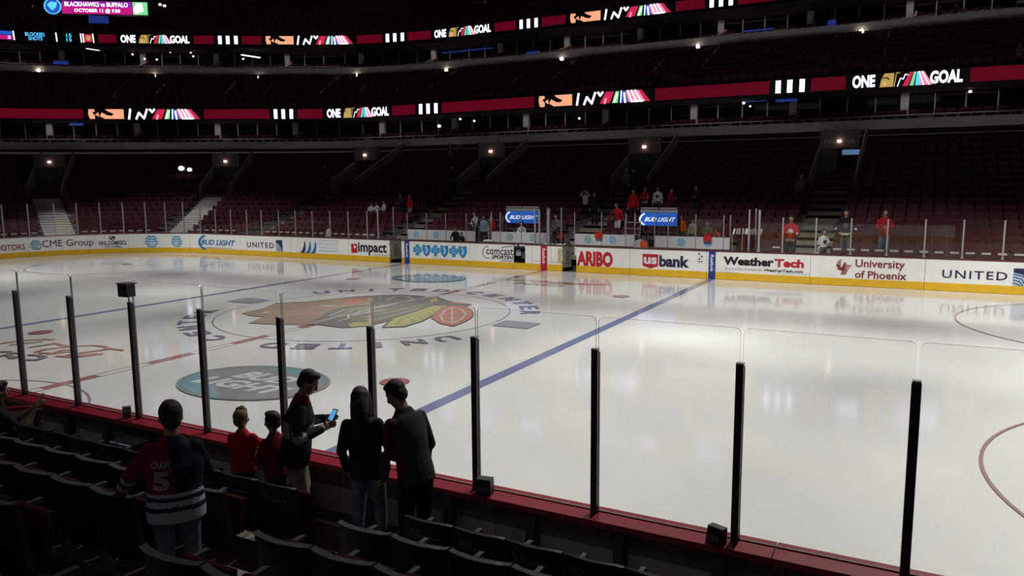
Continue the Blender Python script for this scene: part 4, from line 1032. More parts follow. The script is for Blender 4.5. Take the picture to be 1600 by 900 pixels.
ribbon(T8, 16.24, 0.76, 'dim red LED ribbon board along the upper suites', [('stats', -8, 147), ('goal', 188.5, 296), ('bars', 341, 371.5), ('face', 415, 551.5), ('bars', 603, 631.5), ('goal', 679, 767), ('bars', 812, 840.5), ('face', 891, 1048.5), ('bars', 1109, 1145.5)])

# second seating tier, third tier, roof
def upper_bowl(off0, off1, z0, z1, n, label):
    mb = MB()
    for i in range(n):
        pa = upper(off0+(off1-off0)*i/n); pb = upper(off0+(off1-off0)*(i+1)/n); z = z0+(z1-z0)*i/n; zn = z0+(z1-z0)*(i+1)/n
        for k in range(len(pa.p)-1):
            a, b, c, d = pa.p[k], pa.p[k+1], pb.p[k+1], pb.p[k]
            mb.poly([(a.x, a.y, z), (b.x, b.y, z), (c.x, c.y, z), (d.x, d.y, z)]); mb.poly([(d.x, d.y, z), (c.x, c.y, z), (c.x, c.y, zn), (d.x, d.y, zn)])
    struct(mb.build('floor', MATS['bowl_concrete']), label)
upper_bowl(0.3, 8.3, 9.75, 13.6, 9, 'stepped concrete of the second seating tier')
upper_bowl(8.3, 19.3, 16.9, 22.5, 11, 'stepped concrete of the top seating tier')
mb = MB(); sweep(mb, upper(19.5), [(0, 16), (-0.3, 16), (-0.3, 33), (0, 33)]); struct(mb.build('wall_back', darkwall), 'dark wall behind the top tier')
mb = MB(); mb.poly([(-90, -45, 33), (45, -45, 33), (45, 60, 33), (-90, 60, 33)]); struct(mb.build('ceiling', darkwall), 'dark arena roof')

# sloping walls either side of the second tier doorways, above the fascia lamps
for k, u in enumerate([241, 405, 557, 697, 877.5, 1090, 1346]):
    p, rz, a = on_path_u(T8, u, 100, 0.0)
    t = empty('tier_doorway', (p.x, p.y, 12.3), rz, 'dark doorway with sloping side walls in the second tier, %s from the left' % nth(k), 'doorway')
    for s in (-1, 1):
        mb = MB(); x0, x1 = sorted((s*1.5, s*1.75)); P_ = [(-5.2, -1.4), (-5.2, -0.9), (0.1, 1.38), (0.1, -1.4)]
        mb.add([(x0, y_, z_) for y_, z_ in P_]+[(x1, y_, z_) for y_, z_ in P_], [(0, 1, 2, 3), (7, 6, 5, 4), (0, 4, 5, 1), (1, 5, 6, 2), (2, 6, 7, 3), (3, 7, 4, 0)])
        mb.build('side_wall', mat('tier_wall', (0.15, 0.13, 0.12), 0.8), t)
        mb = MB(); mb.bar((s*1.62, -5.2, -0.85), (s*1.62, 0.1, 1.42), 0.08, 0.05); mb.build('handrail', MATS['rail_pale'], t)
    mb = MB(); mb.box(-1.5, 1.5, -0.3, 0.05, -1.2, 0.9); mb.build('opening_shade', black, t)  # black block in place of the shade inside the doorway

# hanging scoreboard strip at the upper left
p, rz, a = on_path_u(upper(4.0), 150, 12, 0.0)
t = empty('score_display', p, rz, 'bright magenta display reading BLACKHAWKS vs BUFFALO at the top left', 'LED board')
q0, _, _ = on_path_u(upper(4.0), 68, 8, 0.0); q1, _, _ = on_path_u(upper(4.0), 232, 17, 0.0)
L = (q1-q0).length; hh = 0.0142*(p-EYE).length*0.95
mb = MB(); mb.box(-L/2-0.05, L/2+0.05, 0.03, 0.4, -hh/2-0.05, hh/2+0.05); mb.build('case', ledoff, t)
f = Flat(); f.rect(-L/2+L*0.17, L/2-L*0.15, -hh/2, hh/2, ledmag, 0)
f.rect(-L/2+L*0.17, L/2-L*0.15, hh*0.05, hh/2, emit('led_violet', (0.30, 0.02, 0.38), 1.0), 1)
f.disc(-L/2+L*0.085, 0.05, L*0.085, hh*0.62, ledcyan, 1); f.disc(-L/2+L*0.085, 0.05, L*0.07, hh*0.55, ledblue, 2)
f.poly([(-L/2+L*0.03, hh*0.15), (-L/2+L*0.07, hh*0.4), (-L/2+L*0.13, hh*0.35), (-L/2+L*0.12, 0.0), (-L/2+L*0.08, -hh*0.3)], ledcyan, 3)
f.text('BLACKHAWKS vs BUFFALO', -L/2+L*0.2, L/2-L*0.19, hh*0.08, hh*0.42, ledwhite, 0.02, 0, 3); f.text('OCTOBER 11 @ 7:30', -L/2+L*0.29, L/2-L*0.27, -hh*0.42, -hh*0.08, ledwhite, 0.02, 0, 3)
f.rect(L/2-L*0.145, L/2, -hh/2, hh/2, ledgreen, 1); f.poly([(L/2-L*0.14, -hh*0.1), (L/2-L*0.11, hh*0.4), (L/2-L*0.05, hh*0.4), (L/2-L*0.04, -hh*0.2), (L/2-L*0.12, -hh*0.45)], ledwhite, 2)
f.build('display', lambda a, h, l: (a, 0.02-l, h), t, 0.004, 0.004)

# ================================================================== seats of the far bowl
def seat_geo(full=True):
    mb = MB(); n = 4 if full else 1
    # local: x along the row, +y toward the rink, z up; back of the seat at y = 0
    P = []
    for k in range(n+1):
        x = -0.23+0.46*k/n; y = -0.05*(1-(x/0.23)**2); P.append((x, y))
    for k in range(n):
        (x0, y0), (x1, y1) = P[k], P[k+1]
        mb.poly([(x1, y1+0.04, 0.42), (x0, y0+0.04, 0.42), (x0, y0, 0.86), (x1, y1, 0.86)])
        mb.poly([(x0, y0, 0.86), (x0, y0-0.04, 0.86), (x1, y1-0.04, 0.86), (x1, y1, 0.86)])
        if full: mb.poly([(x0, y0-0.01, 0.42), (x1, y1-0.01, 0.42), (x1, y1-0.04, 0.86), (x0, y0-0.04, 0.86)])
    y1 = 0.42 if not full else 0.16
    if full: mb.box(-0.21, 0.21, 0.06, 0.14, 0.42, 0.78)
    else: mb.box(-0.21, 0.21, 0.05, 0.14, 0.42, 0.74)
    if full:
        mb.box(-0.245, -0.215, 0.0, 0.36, 0.60, 0.635); mb.box(-0.24, -0.22, 0.0, 0.06, 0.0, 0.6)
    return mb
SF, SL = seat_geo(True), seat_geo(False)
E_seat = SF.build('arena_seat', seatred); seat_me = E_seat.data; bpy.data.objects.remove(E_seat)
cardw = mat('seat_card_white', (0.62, 0.61, 0.58), 0.6); cardg = mat('seat_card_grey', (0.17, 0.17, 0.17), 0.6)
cm = MB(); cm.box(-0.15, 0.15, 0.005, 0.02, 0.74, 0.85); card_me_o = cm.build('white_card', cardw); card_me = card_me_o.data; bpy.data.objects.remove(card_me_o)
cm = MB(); cm.box(-0.19, 0.19, 0.012, 0.03, 0.655, 0.695); card2_o = cm.build('name_strip', cardg); card2_me = card2_o.data; bpy.data.objects.remove(card2_o)
seats = []     # (row, position, yaw)
for i in range(NROW-1):
    pa = lower(row_y(i)+0.76); al = aisles(pa, 0); a = 3.0
    while a < pa.L[-1]-0.3:
        skip = None
        for k, (l, r) in enumerate(al):
            if l < a+0.26 and a-0.26 < r: skip = r; break
        if skip is not None: a = skip+0.30; continue
        q, d, n = pa.at(a); p = Vector((q.x, q.y, row_z(i)))
        ok = True
        if q.y > 14 and q.y < 15.0 and -9.7 < q.x < 9.6: ok = False
        if i == 1 and (-9.2 < q.x < -0.4 or 0.4 < q.x < 8.2): ok = False
        if i == 2 and (-3.6 < q.x < -1.2 or 3.5 < q.x < 5.8): ok = False
        if ok: seats.append((i, p, math.atan2(d.y, d.x)+PI))
        a += 0.52
vis = []
for s_ in seats:
    u, v = project(s_[1]+Vector((0, 0, 0.8))); D = (s_[1]-EYE).length
    if -30 < u < 1640: vis.append((D, s_))
first = [x for x in vis if x[1][0] == 0]
rest = sorted([x for x in vis if x[1][0] != 0], key=lambda x: x[0])
ind = first+rest[:300-len(first)]
indset = set(id(x[1]) for x in ind)
rowc = {}
SW = ['row at the boards', 'second row', 'third row', 'fourth row', 'fifth row', 'sixth row', 'seventh row', 'eighth row', 'ninth row']
for D, (i, p, rz) in sorted(ind, key=lambda x: (x[1][0], project(x[1][1])[0])):
    o = bpy.data.objects.new('arena_seat', seat_me); C.objects.link(o); o.location = p; o.rotation_euler = (0, 0, rz)
    rowc[i] = rowc.get(i, 0)+1
    tag(o, '%s seat in the far stand, %s, %s from the left' % ('maroon folding' if i else 'maroon white-carded', SW[min(i, 8)], nth(rowc[i]-1)), 'seat', 'seats of the far stand, '+SW[min(i, 8)])
    if i == 0:
        for nm, me in (('white_card', card_me), ('name_strip', card2_me)):
            c = bpy.data.objects.new(nm, me); C.objects.link(c); c.parent = o
big = MB(); rnd = random.Random(3)
def put(mbk, p, rz):
    c_, s_ = math.cos(rz), math.sin(rz)
    big.add([(p.x+x*c_-y*s_, p.y+x*s_+y*c_, p.z+z) for x, y, z in mbk.v], mbk.f)
for s_ in seats:
    if id(s_) not in indset: put(SL, s_[1], s_[2])
for (off0, off1, z0, z1, n) in ((0.3, 8.3, 9.75, 13.6, 9), (8.3, 19.3, 16.9, 22.5, 9)):
    for i in range(n-1):
        pa = upper(off0+(off1-off0)*(i+0.75)/n); z = z0+(z1-z0)*i/n; a = 8.0; cnt = 0
        while a < pa.L[-1]-0.5:
            q, d, nn = pa.at(a); cnt += 1
            gap = (cnt % 20) in (0, 1, 2)
            if not gap: put(SL, Vector((q.x, q.y, z)), math.atan2(d.y, d.x)+PI)
            a += 0.54
for base, z0 in ((T0, 6.88), (T8, 13.72)):
    for off, zz in ((-0.95, 0.12-0.22), (-2.3, 0.42-0.08)):
        a = 14.0; cnt = 0
        L0 = base.L[-1]
        while a < L0-0.5:
            q, d, nn = base.at(a); q = q+nn*off; cnt += 1
            if cnt % 9 not in (0,): put(SL, Vector((q.x, q.y, z0+zz)), math.atan2(d.y, d.x)+PI)
            a += 0.62
o = big.build('arena_seats', seatred); tag(o, 'dark maroon seats filling the rest of the far stand and tiers', 'seats', kind='stuff')

# ================================================================== near stand
def nz(k): return 0.45+0.255*k
nearfloor = mat('near_floor', (0.12, 0.115, 0.09), 0.8, noise=0.2, nscale=2)
mb = MB()
mb.box(-6, 22, -14.28, -13.25, -0.02, nz(0))
for k in range(1, 9): mb.box(-6, 22, -14.28-0.8*k, -14.28-0.8*(k-1), -0.02, nz(k))
struct(mb.build('floor', nearfloor), 'stepped concrete floor of the near stand')
mb = MB()
for k in range(0, 8): mb.box(10.78, 11.76, -14.28-0.8*k, -14.28-0.8*k+0.38, nz(k)+0.002, nz(k)+0.128)
struct(mb.build('floor', mat('near_step', (0.15, 0.145, 0.115), 0.8, noise=0.2)), 'half steps of the near aisle')
def near_chair_parts(t, logo):
    n = 10
    def arc(x): return -0.055*(1-(x/0.235)**2)+0.01
    def shell(z0, z1, th, y_off, slope, x_half=0.235, mi=0, dropcorner=0.0):
        mb = MB(); V = []
        for k in range(n+1):
            x = -x_half+2*x_half*k/n; y = arc(x*0.235/x_half)+y_off
            zt = z1-dropcorner*(abs(x)/x_half)**4
            V.append([(x, y, z0), (x, y-slope*(zt-z0), zt), (x, y-th-slope*(zt-z0), zt), (x, y-th, z0)])
        vs = [p for r in V for p in r]; fs = []
        for k in range(n):
            for j in range(4): fs.append((k*4+j, k*4+(j+1) % 4, (k+1)*4+(j+1) % 4, (k+1)*4+j))
        fs.append((3, 2, 1, 0)); fs.append((n*4, n*4+1, n*4+2, n*4+3)); mb.add(vs, fs); return mb
    cov = seatdark
    b = shell(0.36, 0.875, 0.035, 0.0, 0.12, dropcorner=0.02).build('backrest', cov, t, False)
    if not logo:
        shell(0.877, 0.884, 0.050, -0.058, 0.12, dropcorner=0.02).build('top_rim', seatrim, t)
    mb = MB(); M_ = Matrix.Translation((0, 0.06, 0.43)) @ Matrix.Rotation(math.radians(-9), 4, 'X')
    mb.box(-0.20, 0.20, 0.0, 0.07, 0.0, 0.32, 0, M_); sc = mb.build('seat_cushion', cushion, t); bv_ = sc.modifiers.new('round', 'BEVEL'); bv_.width = 0.03; bv_.segments = 3
    mb = MB(); mb.box(-0.195, 0.195, 0.072, 0.085, 0.01, 0.30, 0, M_); mb.build('seat_shell', seatdark, t)
    mb = MB(); mb.box(-0.262, -0.222, -0.02, 0.36, 0.635, 0.665); mb.build('armrest', seatrim, t)
    mb = MB(); mb.box(-0.255, -0.23, -0.05, 0.06, 0.002, 0.634); mb.box(-0.255, -0.23, 0.06, 0.30, 0.45, 0.634); mb.build('standard', black, t)
    if logo:
        fl = Flat(); lm = mat('cover_print', (0.16, 0.155, 0.15), 0.6); lr = mat('cover_print_red', (0.16, 0.075, 0.05), 0.6)
        for a_ in range(3):
            for c_ in range(3): fl.rect(-0.17+0.022*a_, -0.153+0.022*a_, 0.73+0.02*c_, 0.745+0.02*c_, lr, 1)
        fl.text('The', -0.095, -0.04, 0.765, 0.79, lm, 0.01); fl.text('PrivateBank', -0.095, 0.155, 0.72, 0.757, lm, 0.012)
        # back face seen from behind: mirrored in x so that it reads from the stand
        fl.build('cover_lettering', lambda a_, h, l: (a_, arc(a_)-0.035-0.12*(h-0.36)-l, h), b, 0.001, 0.003)
near_n = 0
protos = {}
def place_near_chair(k, x, label):
    lg = (k == 0)
    loc = (x, -14.2-0.8*k+0.02, nz(k))
    if lg not in protos:
        t = empty('club_chair', loc, 0, label, 'seat', 'club chairs in the near stand'); near_chair_parts(t, lg); protos[lg] = t; return t
    s0 = protos[lg]; t = s0.copy(); C.objects.link(t); t.location = loc; t['label'] = label
    for ch in s0.children:
        c = ch.copy(); C.objects.link(c); c.parent = t
        for g in ch.children: g2 = g.copy(); C.objects.link(g2); g2.parent = c
    return t
RW = ['front', 'second', 'third', 'fourth', 'fifth']
for k in range(5):
    # right block, then left block
    x = 12.10; j = 0
    while x < 17.2:
        place_near_chair(k, x, 'black club chair in the near stand, %s row, %s right of the aisle' % (RW[k], nth(j))); x += 0.487; j += 1
    x = 10.42; j = 0
    while x > [4.2, 5.2, 6.4, 7.8, 9.0][k]:
        place_near_chair(k, x, 'black club chair in the near stand, %s row, %s left of the aisle' % (RW[k], nth(j))); x -= 0.487; j += 1

# ================================================================== people
def loft(mb, secs, n=16):
    vs = []; fs = []
    for (x, y, z, rx, ry) in secs:
        for k in range(n): a = 2*PI*k/n; vs.append(Vector((x+rx*math.cos(a), y+ry*math.sin(a), z)))
    for i in range(len(secs)-1):
        for k in range(n): fs.append((i*n+k, i*n+(k+1) % n, (i+1)*n+(k+1) % n, (i+1)*n+k))
    fs.append(tuple(range(n-1, -1, -1))); fs.append(tuple((len(secs)-1)*n+k for k in range(n)))
    mb.add(vs, fs)
def limb(mb, pts, rad, n=10):
    mb.tube(pts, rad, n)
    for p, r in zip(pts, rad): mb.ell(p, r*0.99, r*0.99, r*0.99, n, 8)
def remesh(mb, name, mats, parent, vox, smooth=3, sel=None):
    me = bpy.data.meshes.new(name); me.from_pydata([tuple(v) for v in mb.v], [], mb.f); me.update()
    o = bpy.data.objects.new(name, me); C.objects.link(o)
    m = o.modifiers.new('r', 'REMESH'); m.mode = 'VOXEL'; m.voxel_size = vox
    m2 = o.modifiers.new('s', 'SMOOTH'); m2.iterations = smooth; m2.factor = 0.5
    bpy.context.view_layer.update()
    dg = bpy.context.evaluated_depsgraph_get()
    nm = bpy.data.meshes.new_from_object(o.evaluated_get(dg))
    o.modifiers.clear(); o.data = nm; bpy.data.meshes.remove(me); nm.name = name
    if not isinstance(mats, (list, tuple)): mats = [mats]
    nm.materials.clear()
    for x in mats: nm.materials.append(x)
    if sel and len(mats) > 1: nm.polygons.foreach_set('material_index', [sel(p.center) for p in nm.polygons])
    else: nm.polygons.foreach_set('material_index', [0]*len(nm.polygons))
    nm.polygons.foreach_set('use_smooth', [True]*len(nm.polygons)); nm.update()
    if parent: o.parent = parent
    return o
ARMS = {'down': ((0.245, -0.03, 1.12), (0.25, 0.05, 0.88)), 'front': ((0.25, 0.08, 1.13), (0.07, 0.30, 1.17)), 'phone': ((0.26, 0.10, 1.15), (0.12, 0.34, 1.30)),
        'up': ((0.30, 0.16, 1.42), (0.13, 0.20, 1.64)), 'rest': ((0.26, 0.14, 1.16), (0.22, 0.38, 1.06)), 'out': ((0.36, 0.06, 1.17), (0.52, 0.20, 1.02)), 'hip': ((0.36, -0.06, 1.15), (0.20, 0.06, 1.0)), 'back': ((0.25, -0.08, 1.13), (0.22, -0.02, 0.89))}
skinA = mat('skin_light', (0.34, 0.19, 0.135), 0.5); skinB = mat('skin_tan', (0.25, 0.13, 0.09), 0.5); eyew = mat('eye_dark', (0.02, 0.015, 0.012), 0.2)
def person(loc, rz, H, label, top_m, top_sel=None, legs_m=None, skin=skinA, hair_m=None, arms=('down', 'down'), lean=0, side=0, head=(0, 0), vox=0.026,
           hair='short', hem=0.86, baggy=1.0, shorts=False, hs=1.0, sit=False, step=0.0, cap_m=None, near=False, shoe_m=None, sleeves=True):
    t = empty('person', loc, rz, label, 'person'); k = H/1.75
    hip = 0.93
    if sit: hip = 0.50
    Ml = Matrix.Translation((0, 0, hip)) @ Matrix.Rotation(math.radians(side), 4, 'Y') @ Matrix.Rotation(math.radians(-lean), 4, 'X') @ Matrix.Translation((0, 0, -0.93))
    def up(p): return Ml @ Vector(p)
    def tx(mb, M_): mb.v = [tuple((M_ @ Vector(v))) for v in mb.v]
    Hc = Vector((0, 0.015, 1.50)); Mh = Ml @ Matrix.Translation(Hc) @ Matrix.Rotation(math.radians(head[0]), 4, 'Z') @ Matrix.Rotation(math.radians(-head[1]), 4, 'X') @ Matrix.Scale(hs, 4) @ Matrix.Translation(-Hc)
    body = MB()
    # head
    hb = MB()
    hb.ell((0, -0.005, 1.645), 0.075, 0.094, 0.103, 16, 12); hb.ell((0, 0.028, 1.59), 0.056, 0.066, 0.068, 14, 10)
    hb.ell((0, 0.062, 1.545), 0.028, 0.026, 0.022, 10, 8)                       # chin
    hb.tube([(0, 0.088, 1.645), (0, 0.104, 1.612), (0, 0.112, 1.600)], [0.010, 0.013, 0.013], 8); hb.ell((0, 0.104, 1.597), 0.019, 0.013, 0.010, 8, 6)  # nose
    hb.ell((0, 0.082, 1.662), 0.050, 0.014, 0.010, 10, 6)                       # brow
    hb.ell((0, 0.088, 1.570), 0.024, 0.010, 0.007, 8, 6); hb.ell((0, 0.086, 1.561), 0.020, 0.010, 0.007, 8, 6)   # lips
    for s in (-1, 1):
        hb.ell((s*0.045, 0.066, 1.605), 0.022, 0.02, 0.024, 8, 6); hb.ell((s*0.077, 0.0, 1.620), 0.010, 0.018, 0.031, 8, 6)
    tx(hb, Mh); body.add(hb.v, hb.f)
    nk = MB(); nk.tube([up((0, -0.01, 1.40)), up((0, 0.0, 1.47)), Mh @ Vector((0, 0.005, 1.57))], [0.070, 0.062, 0.058], 12); body.add(nk.v, nk.f)
    tb = MB(); loft(tb, [(0, 0, 0.88, 0.13, 0.09), (0, 0, 0.95, 0.165, 0.108), (0, 0, 1.05, 0.145, 0.098), (0, 0, 1.15, 0.142, 0.098), (0, 0.0, 1.28, 0.165, 0.11), (0, 0, 1.38, 0.165, 0.095), (0, -0.005, 1.44, 0.10, 0.07), (0, -0.005, 1.46, 0.06, 0.05)]); tx(tb, Ml); body.add(tb.v, tb.f)
    hands = []
    A_ = []
    for s, key in ((1, arms[0]), (-1, arms[1])):
        e, wv = ARMS[key] if isinstance(key, str) else key
        S_ = up((s*0.168, -0.005, 1.385)); E_ = up((s*e[0], e[1], e[2])); W_ = up((s*wv[0], wv[1], wv[2])); A_.append((S_, E_, W_))
        ab = MB(); limb(ab, [S_, (S_+E_)/2, E_, (E_+W_)/2, W_], [0.052, 0.047, 0.040, 0.036, 0.026]); body.add(ab.v, ab.f)
        d = (W_-E_).normalized(); n_ = Vector((0, 1, 0.2)); n_ = (n_-d*n_.dot(d)).normalized()
        if abs(d.y) > 0.8: n_ = (Vector((-s*0.8, 0, 0.6))-d*Vector((-s*0.8, 0, 0.6)).dot(d)).normalized()
        sd = d.cross(n_).normalized()
        hbm = MB(); c0 = W_+d*0.05
        Mx = Matrix((sd, n_, d)).transposed()
        hbm.ell(c0, 0.042, 0.017, 0.052, 12, 8, 0, Mx)
        fr = 0.0092 if near else 0.011
        for j, L in enumerate((0.070, 0.080, 0.075, 0.060)):
            b0 = W_+d*0.088+sd*(-0.030+0.020*j); m0 = b0+d*L*0.45+n_*L*0.12; e0 = m0+d*L*0.38+n_*L*0.36
            hbm.tube([b0-d*0.02, b0, m0, e0], [fr, fr, fr*0.95, fr*0.8], 8); hbm.ell(e0, fr*0.8, fr*0.8, fr*0.8, 8, 6)
        sg = -1
        b0 = W_+d*0.03+sd*sg*0.036; m0 = b0+sd*sg*0.022+d*0.028+n_*0.012; e0 = m0+d*0.028+n_*0.018+sd*sg*0.004
        hbm.tube([b0, m0, e0], [fr*1.15, fr*1.05, fr*0.9], 8); hbm.ell(e0, fr*0.9, fr*0.9, fr*0.9, 8, 6)
        body.add(hbm.v, hbm.f); hands.append((c0+d*0.06+n_*0.02, d, n_, sd))
    LEG = []
    for s in (-1, 1):
        if sit: hp, kn, an = Vector((s*0.09, 0.02, hip)), Vector((s*0.13, 0.42, 0.50)), Vector((s*0.13, 0.40, 0.09))
        else: hp, kn, an = Vector((s*0.09, 0, 0.92)), Vector((s*0.105, 0.03+s*step*0.5, 0.49)), Vector((s*0.115, -0.02+s*step, 0.085))
        LEG.append((hp, kn, an, s))
        lb = MB(); limb(lb, [hp, (hp+kn)/2, kn, (kn*2+an)/3, an], [0.085, 0.073, 0.054, 0.053, 0.036]); limb(lb, [an+Vector((0, -0.04, -0.045)), an+Vector((s*0.01, 0.09, -0.055)), an+Vector((s*0.015, 0.15, -0.06))], [0.034, 0.032, 0.024]); body.add(lb.v, lb.f)
    def fin(mb): mb.v = [tuple(Vector(v)*k) for v in mb.v]; return mb
    vx = (vox if not near else 0.0075)*1.0
    bo = remesh(fin(body), 'body', skin, t, vx*(0.8 if not near else 1), 2)
    if near:
        for s in (-1, 1):
            eb = MB(); eb.ell((s*0.03, 0.082, 1.637), 0.012, 0.007, 0.007, 10, 6); tx(eb, Mh); fin(eb).build('eye', eyew, t, True)
    # top
    cl = MB(); g = baggy
    loft(cl, [(0, 0, hem, 0.178*g, 0.128*g), (0, 0, hem+0.10, 0.180*g, 0.130*g), (0, 0, 1.10, 0.165*g, 0.120*g), (0, 0, 1.25, 0.186*g, 0.128*g), (0, 0, 1.36, 0.190*(g*0.5+0.5), 0.116), (0, -0.005, 1.41, 0.165, 0.100), (0, -0.005, 1.455, 0.105, 0.080), (0, -0.005, 1.505, 0.068, 0.066)], 20)
    tx(cl, Ml)
    for (S_, E_, W_) in A_:
        gg = 0.5+0.5*g
        if sleeves: limb(cl, [S_, (S_+E_)/2, E_, (E_+W_)/2, W_-(W_-E_).normalized()*0.01], [0.060*gg, 0.060*gg, 0.055*gg, 0.052*gg, 0.044*gg])
        else: limb(cl, [S_, (S_+E_)/2], [0.070*gg, 0.066*gg])
    if top_sel:
        Mi = Ml.inverted()
        def sel(c):
            p = Vector(c)/k; q = Mi @ p
            best = None
            for idx, (S_, E_, W_) in enumerate(A_):
                for part, (a, b) in enumerate(((S_, E_), (E_, W_))):
                    ab = b-a; tt = max(0, min(1, (p-a).dot(ab)/ab.length_squared)); dd = (p-a-ab*tt).length
                    if dd < 0.075*g and abs(q.x) > 0.15 and (best is None or dd < best[0]): best = (dd, idx, part+tt)
            return top_sel(q, (best[1], best[2]) if best else None)
    else: sel = None
    to = remesh(fin(cl), 'upper_clothing', top_m, t, vx*1.2, 12 if near else 3, sel)
    # legs
    lg = MB()
    if not sit: loft(lg, [(0, 0, 0.84, 0.165, 0.118), (0, 0, 0.93, 0.176, 0.122), (0, 0, 1.0, 0.158, 0.110)])
    else: lg.ell((0, 0.02, hip+0.02), 0.175, 0.14, 0.11, 16, 10)
    for hp, kn, an, s in LEG:
        if shorts: limb(lg, [hp, (hp+kn)/2, kn+(hp-kn)*0.02], [0.100, 0.097, 0.098])
        else: limb(lg, [hp, (hp+kn)/2, kn, (kn+an)/2, an+Vector((0, 0, 0.02))], [0.096, 0.083, 0.067, 0.062, 0.056])
    remesh(fin(lg), 'shorts' if shorts else 'trousers', legs_m or mat('trousers_dark', (0.02, 0.02, 0.024), 0.8), t, vx*1.2, 2)
    for hp, kn, an, s in LEG:
        sb = MB(); limb(sb, [an+Vector((0, -0.05, -0.04)), an+Vector((s*0.01, 0.08, -0.05)), an+Vector((s*0.015, 0.155, -0.055))], [0.044, 0.042, 0.032]); sb.v = [(x, y, max(z, 0.005)) for x, y, z in sb.v]
        remesh(fin(sb), 'shoe', shoe_m or mat('shoe_dark', (0.03, 0.03, 0.03), 0.6), t, vx*1.1, 2)
    hm = hair_m or mat('hair_dark', (0.012, 0.009, 0.007), 0.75, bump=0.4, nscale=40)
    hr = MB()
    if cap_m:
        hr.ell((0, -0.008, 1.672), 0.085, 0.104, 0.088, 14, 10); hr.ell((0, 0.09, 1.690), 0.06, 0.07, 0.012, 12, 6); tx(hr, Mh); remesh(fin(hr), 'cap', cap_m, t, vx, 2)
    else:
        hr.ell((0, -0.020, 1.668), 0.086, 0.098, 0.096, 16, 12); hr.ell((0, -0.055, 1.615), 0.072, 0.058, 0.075, 14, 10)
        hr.ell((0, 0.035, 1.725), 0.058, 0.052, 0.034, 12, 8)
        if hair == 'tuft': hr.ell((0.01, 0.0, 1.765), 0.04, 0.045, 0.03, 10, 8); hr.ell((-0.02, -0.03, 1.755), 0.03, 0.03, 0.03, 10, 8)
        if hair == 'long':
            hr.tube([(0, -0.03, 1.68), (0, -0.06, 1.58), (0, -0.07, 1.49), (0, -0.075, 1.43)], [0.09, 0.09, 0.085, 0.065], 14)
            for s in (-1, 1): hr.tube([(s*0.055, 0.01, 1.68), (s*0.078, 0.005, 1.58), (s*0.075, -0.01, 1.47), (s*0.07, -0.02, 1.38)], [0.045, 0.035, 0.035, 0.022], 10)
        tx(hr, Mh); remesh(fin(hr), 'hair', hm, t, vx, 2)
    t['_'] = 0; del t['_']
    return t, dict(top=to, A=A_, hands=[(h[0]*k, h[1], h[2], h[3]) for h in hands], Ml=Ml, k=k)
def rm(name, col, r=0.8, **kw): kw.setdefault('spec', 0.12); return mat(name, col, r, **kw)
cblack = rm('cloth_black', (0.014, 0.014, 0.017), bump=0.2); cred = rm('cloth_red', (0.36, 0.012, 0.02)); cwhite = rm('cloth_white', (0.62, 0.61, 0.60)); cgrey = rm('cloth_grey', (0.10, 0.105, 0.11))
cnavy = rm('cloth_navy', (0.010, 0.013, 0.028)); cjean = rm('denim', (0.085, 0.13, 0.18), noise=0.3, nscale=14); cbeige = rm('cloth_beige', (0.30, 0.24, 0.21)); ckhaki = rm('cloth_khaki', (0.20, 0.165, 0.125), noise=0.35, nscale=9)
cmar = rm('cloth_maroon', (0.075, 0.008, 0.012)); cdred = rm('cloth_dark_red', (0.15, 0.006, 0.014)); cor = rm('cloth_orange', (0.5, 0.08, 0.02)); cdkg = rm('cloth_charcoal', (0.030, 0.032, 0.034), bump=0.2); cgreen = rm('cloth_dull_green', (0.06, 0.09, 0.07))

# --- man with the phone
def sel_man(q, arm):
    if arm:
        return 1 if 0.95 < arm[1] < 1.25 else (2 if 0.85 < arm[1] < 0.95 or 1.25 < arm[1] < 1.32 else 0)
    if 1.08 < q.z < 1.24: return 1 if (abs(q.x*17) % 1.0) > 0.22 else 2
    if q.z > 1.425: return 3
    return 0
man, mi_ = person((10.06, -13.62, nz(0)), math.radians(-50), 1.77, 'man in black and beige jersey and khaki shorts looking at a lit phone', [cblack, cbeige, cnavy, cdred], sel_man, ckhaki, skinB, None,
                  (((0.29, 0.02, 1.13), (0.11, 0.23, 1.20)), ((0.29, 0.02, 1.13), (0.10, 0.24, 1.24))), 9, 0, (-15, 20), near=True, hem=0.80, baggy=1.20, shorts=True)
# --- woman
woman, _w = person((10.97, -13.62, nz(0)), math.radians(14), 1.68, 'woman in black jacket and blue jeans with straight dark hair', cblack, None, cjean, skinA, None, (((0.25, 0.02, 1.13), (0.20, 0.20, 0.98)), ((0.25, -0.02, 1.12), (0.27, 0.10, 0.90))), 3, -6, (12, 14), near=True, hair='long', hem=0.84, baggy=1.03, step=0.06)
# --- man in maroon
def sel_m7(q, arm):
    if arm: return 1 if arm[0] == 1 and arm[1] < 1.7 else 0
    return 1 if q.x < -0.06 and q.y > -0.05 else 0
m7, _m = person((11.57, -13.66, nz(0)), math.radians(76), 1.84, 'man in charcoal and maroon jacket leaning forward to look down', [cdkg, cmar], sel_m7, rm('cloth_pants_black', (0.012, 0.012, 0.015)), skinB, None, (((0.24, 0.03, 1.12), (0.22, 0.17, 0.92)), ((0.25, 0.04, 1.13), (0.18, 0.22, 0.95))), 16, 0, (8, 22), near=True, hem=0.84, baggy=1.01)
